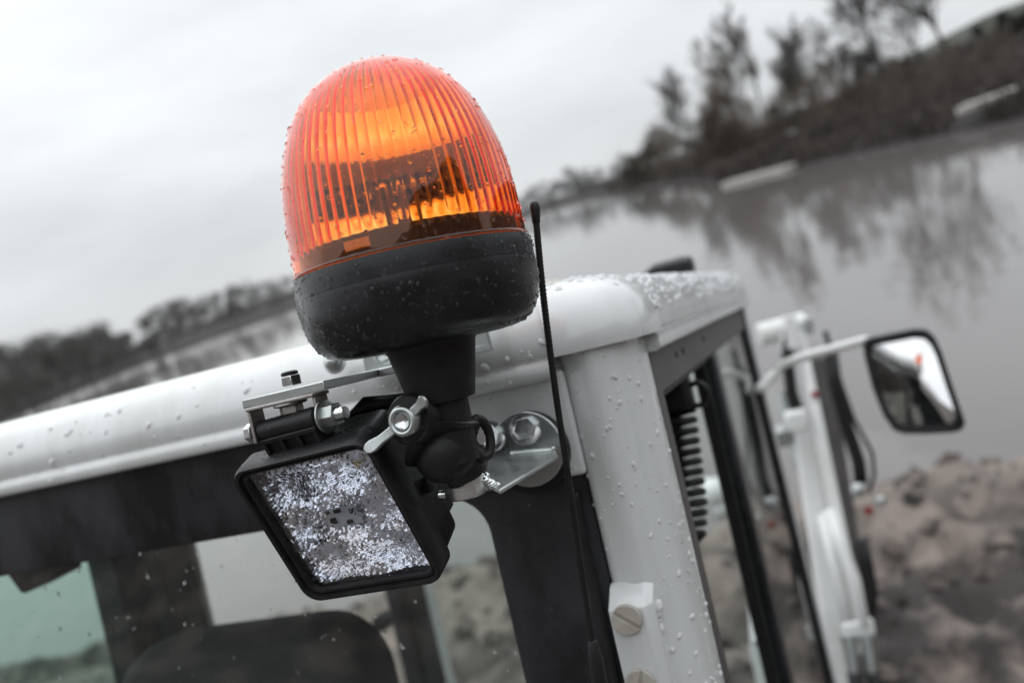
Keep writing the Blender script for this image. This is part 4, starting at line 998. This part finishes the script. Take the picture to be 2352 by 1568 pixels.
obj('ferrule', MB().tube([b0-bd*.004, b0-bd*.003, b0+bd*.012, b0+bd*.03, b0+bd*.12], [.0030, .0036, .0056, .0060, .0064], 20), blackp, an, smooth=60)
ft = b0+bd*.12
obj('foot', MB().tube([ft, ft+bd*.02], .012, 20).box((ft.x-.02, ft.y-.008, ft.z-.028), (ft.x+.02, .664, ft.z-.018)), blackp, an, bevel=.002)
obj('lead', MB().tube(cr_pts([PY(1322, 1130, .667), PY(1345, 1250, .667), PY(1380, 1400, .667), PY(1420, 1600, .667), PY(1440, 1700, .667)], 6), .003, 8), rubber, an, smooth=180)

# ================================================================== RAIN ON THE CAB
rng = random.Random(21)
def on_roof(p, n):
    if p.x < -.75 or n.z < -.1 and n.y > .1: pass
    return 1 if (p.z > -.034 and p.y < 1.6) else 0
rm = MB(); rm.v = roof_mb.v
rm.f = []
cen = Vector((-.6, 1.25, -.2))
for f in roof_mb.f:
    if len(f) != 4: continue
    c_ = sum((roof_mb.v[k] for k in f), Vector())/4
    if c_.z < -.034 or c_.x < -.8: continue
    a, b, d_ = (roof_mb.v[k] for k in f[:3])
    rm.f.append(f if (b-a).cross(d_-a).dot(c_-cen) > 0 else tuple(reversed(f)))
near_side = lambda p, n: 1 if (p.x > -.30 and p.z > .0) else 0
obj('rain_beads', drops(rm, 1300, .0010, .0042, near_side, rng, .6, 2.), glint_drop_m, roof, smooth=180, recalc=False, kind='stuff')
obj('rain_beads', drops(rm, 240, .0008, .0036, lambda p, n: 1 if p.y < .75 and p.z < .025 else 0, rng, .55, 2.5), glint_drop_m, roof, smooth=180, recalc=False, kind='stuff')
pc = Vector((-.18, .72, 0)); pm = MB(); pm.v = pillar_mb.v
for f in pillar_mb.f:
    if len(f) != 4: continue
    c_ = sum((pillar_mb.v[k] for k in f), Vector())/4
    if c_.z < -.55: continue
    a, b, d_ = (pillar_mb.v[k] for k in f[:3]); o_ = c_-pc; o_.z = 0
    pm.f.append(f if (b-a).cross(d_-a).dot(o_) > 0 else tuple(reversed(f)))
obj('rain_beads', drops(pm, 520, .0006, .0028, lambda p, n: 1 if n.y < .2 or n.x > .5 else 0, rng, .6, 3.), glint_drop_m, pillar, smooth=180, recalc=False, kind='stuff')
run = MB(); rr_ = random.Random(2)
for k in range(26):
    f = k/25; c_ = PY(1506+20*f+rr_.uniform(-5, 5), 1395+190*f, .655); r_ = rr_.uniform(.0012, .0036)
    run.lathe([(max(.0001, r_*math.sin(math.pi*i/6)), -r_*1.6*math.cos(math.pi*i/6)) for i in range(7)], 9, mat_z(c_+Vector((0, .004, 0)), (.15, .2, 1)))
obj('water_run', run, glint_drop_m, pillar, smooth=180, recalc=True, kind='stuff')
# rain beads with painted-in glints on the mounting panel
obj('rain_beads', drops(panel_mb, 40, .0006, .002, lambda p, n: 1 if n.y < -.9 else 0, rng, .6, 3.), glint_drop_m, pillar, smooth=180, recalc=False, kind='stuff')
gm = MB().loft([[Vector((x, .680, z)) for x in (-.98, -.30)] for z in (-.45, -.12)], False, False, False); facing(gm, Vector((0, -1, 0)))
obj('rain_beads', drops(gm, 260, .0008, .0026, lambda p, n: 1, rng, .6, 3.), drop_m, rw, smooth=180, recalc=False, kind='stuff')
fm2 = MB().loft([[Vector((x, .6708, z)) for x in (-.298, -.215)] for z in (-.40, -.12)], False, False, False); facing(fm2, Vector((0, -1, 0)))
obj('rain_beads', drops(fm2, 260, .0004, .0016, lambda p, n: 1, rng, .6, 3.), drop_m, rw, smooth=180, recalc=False, kind='stuff')
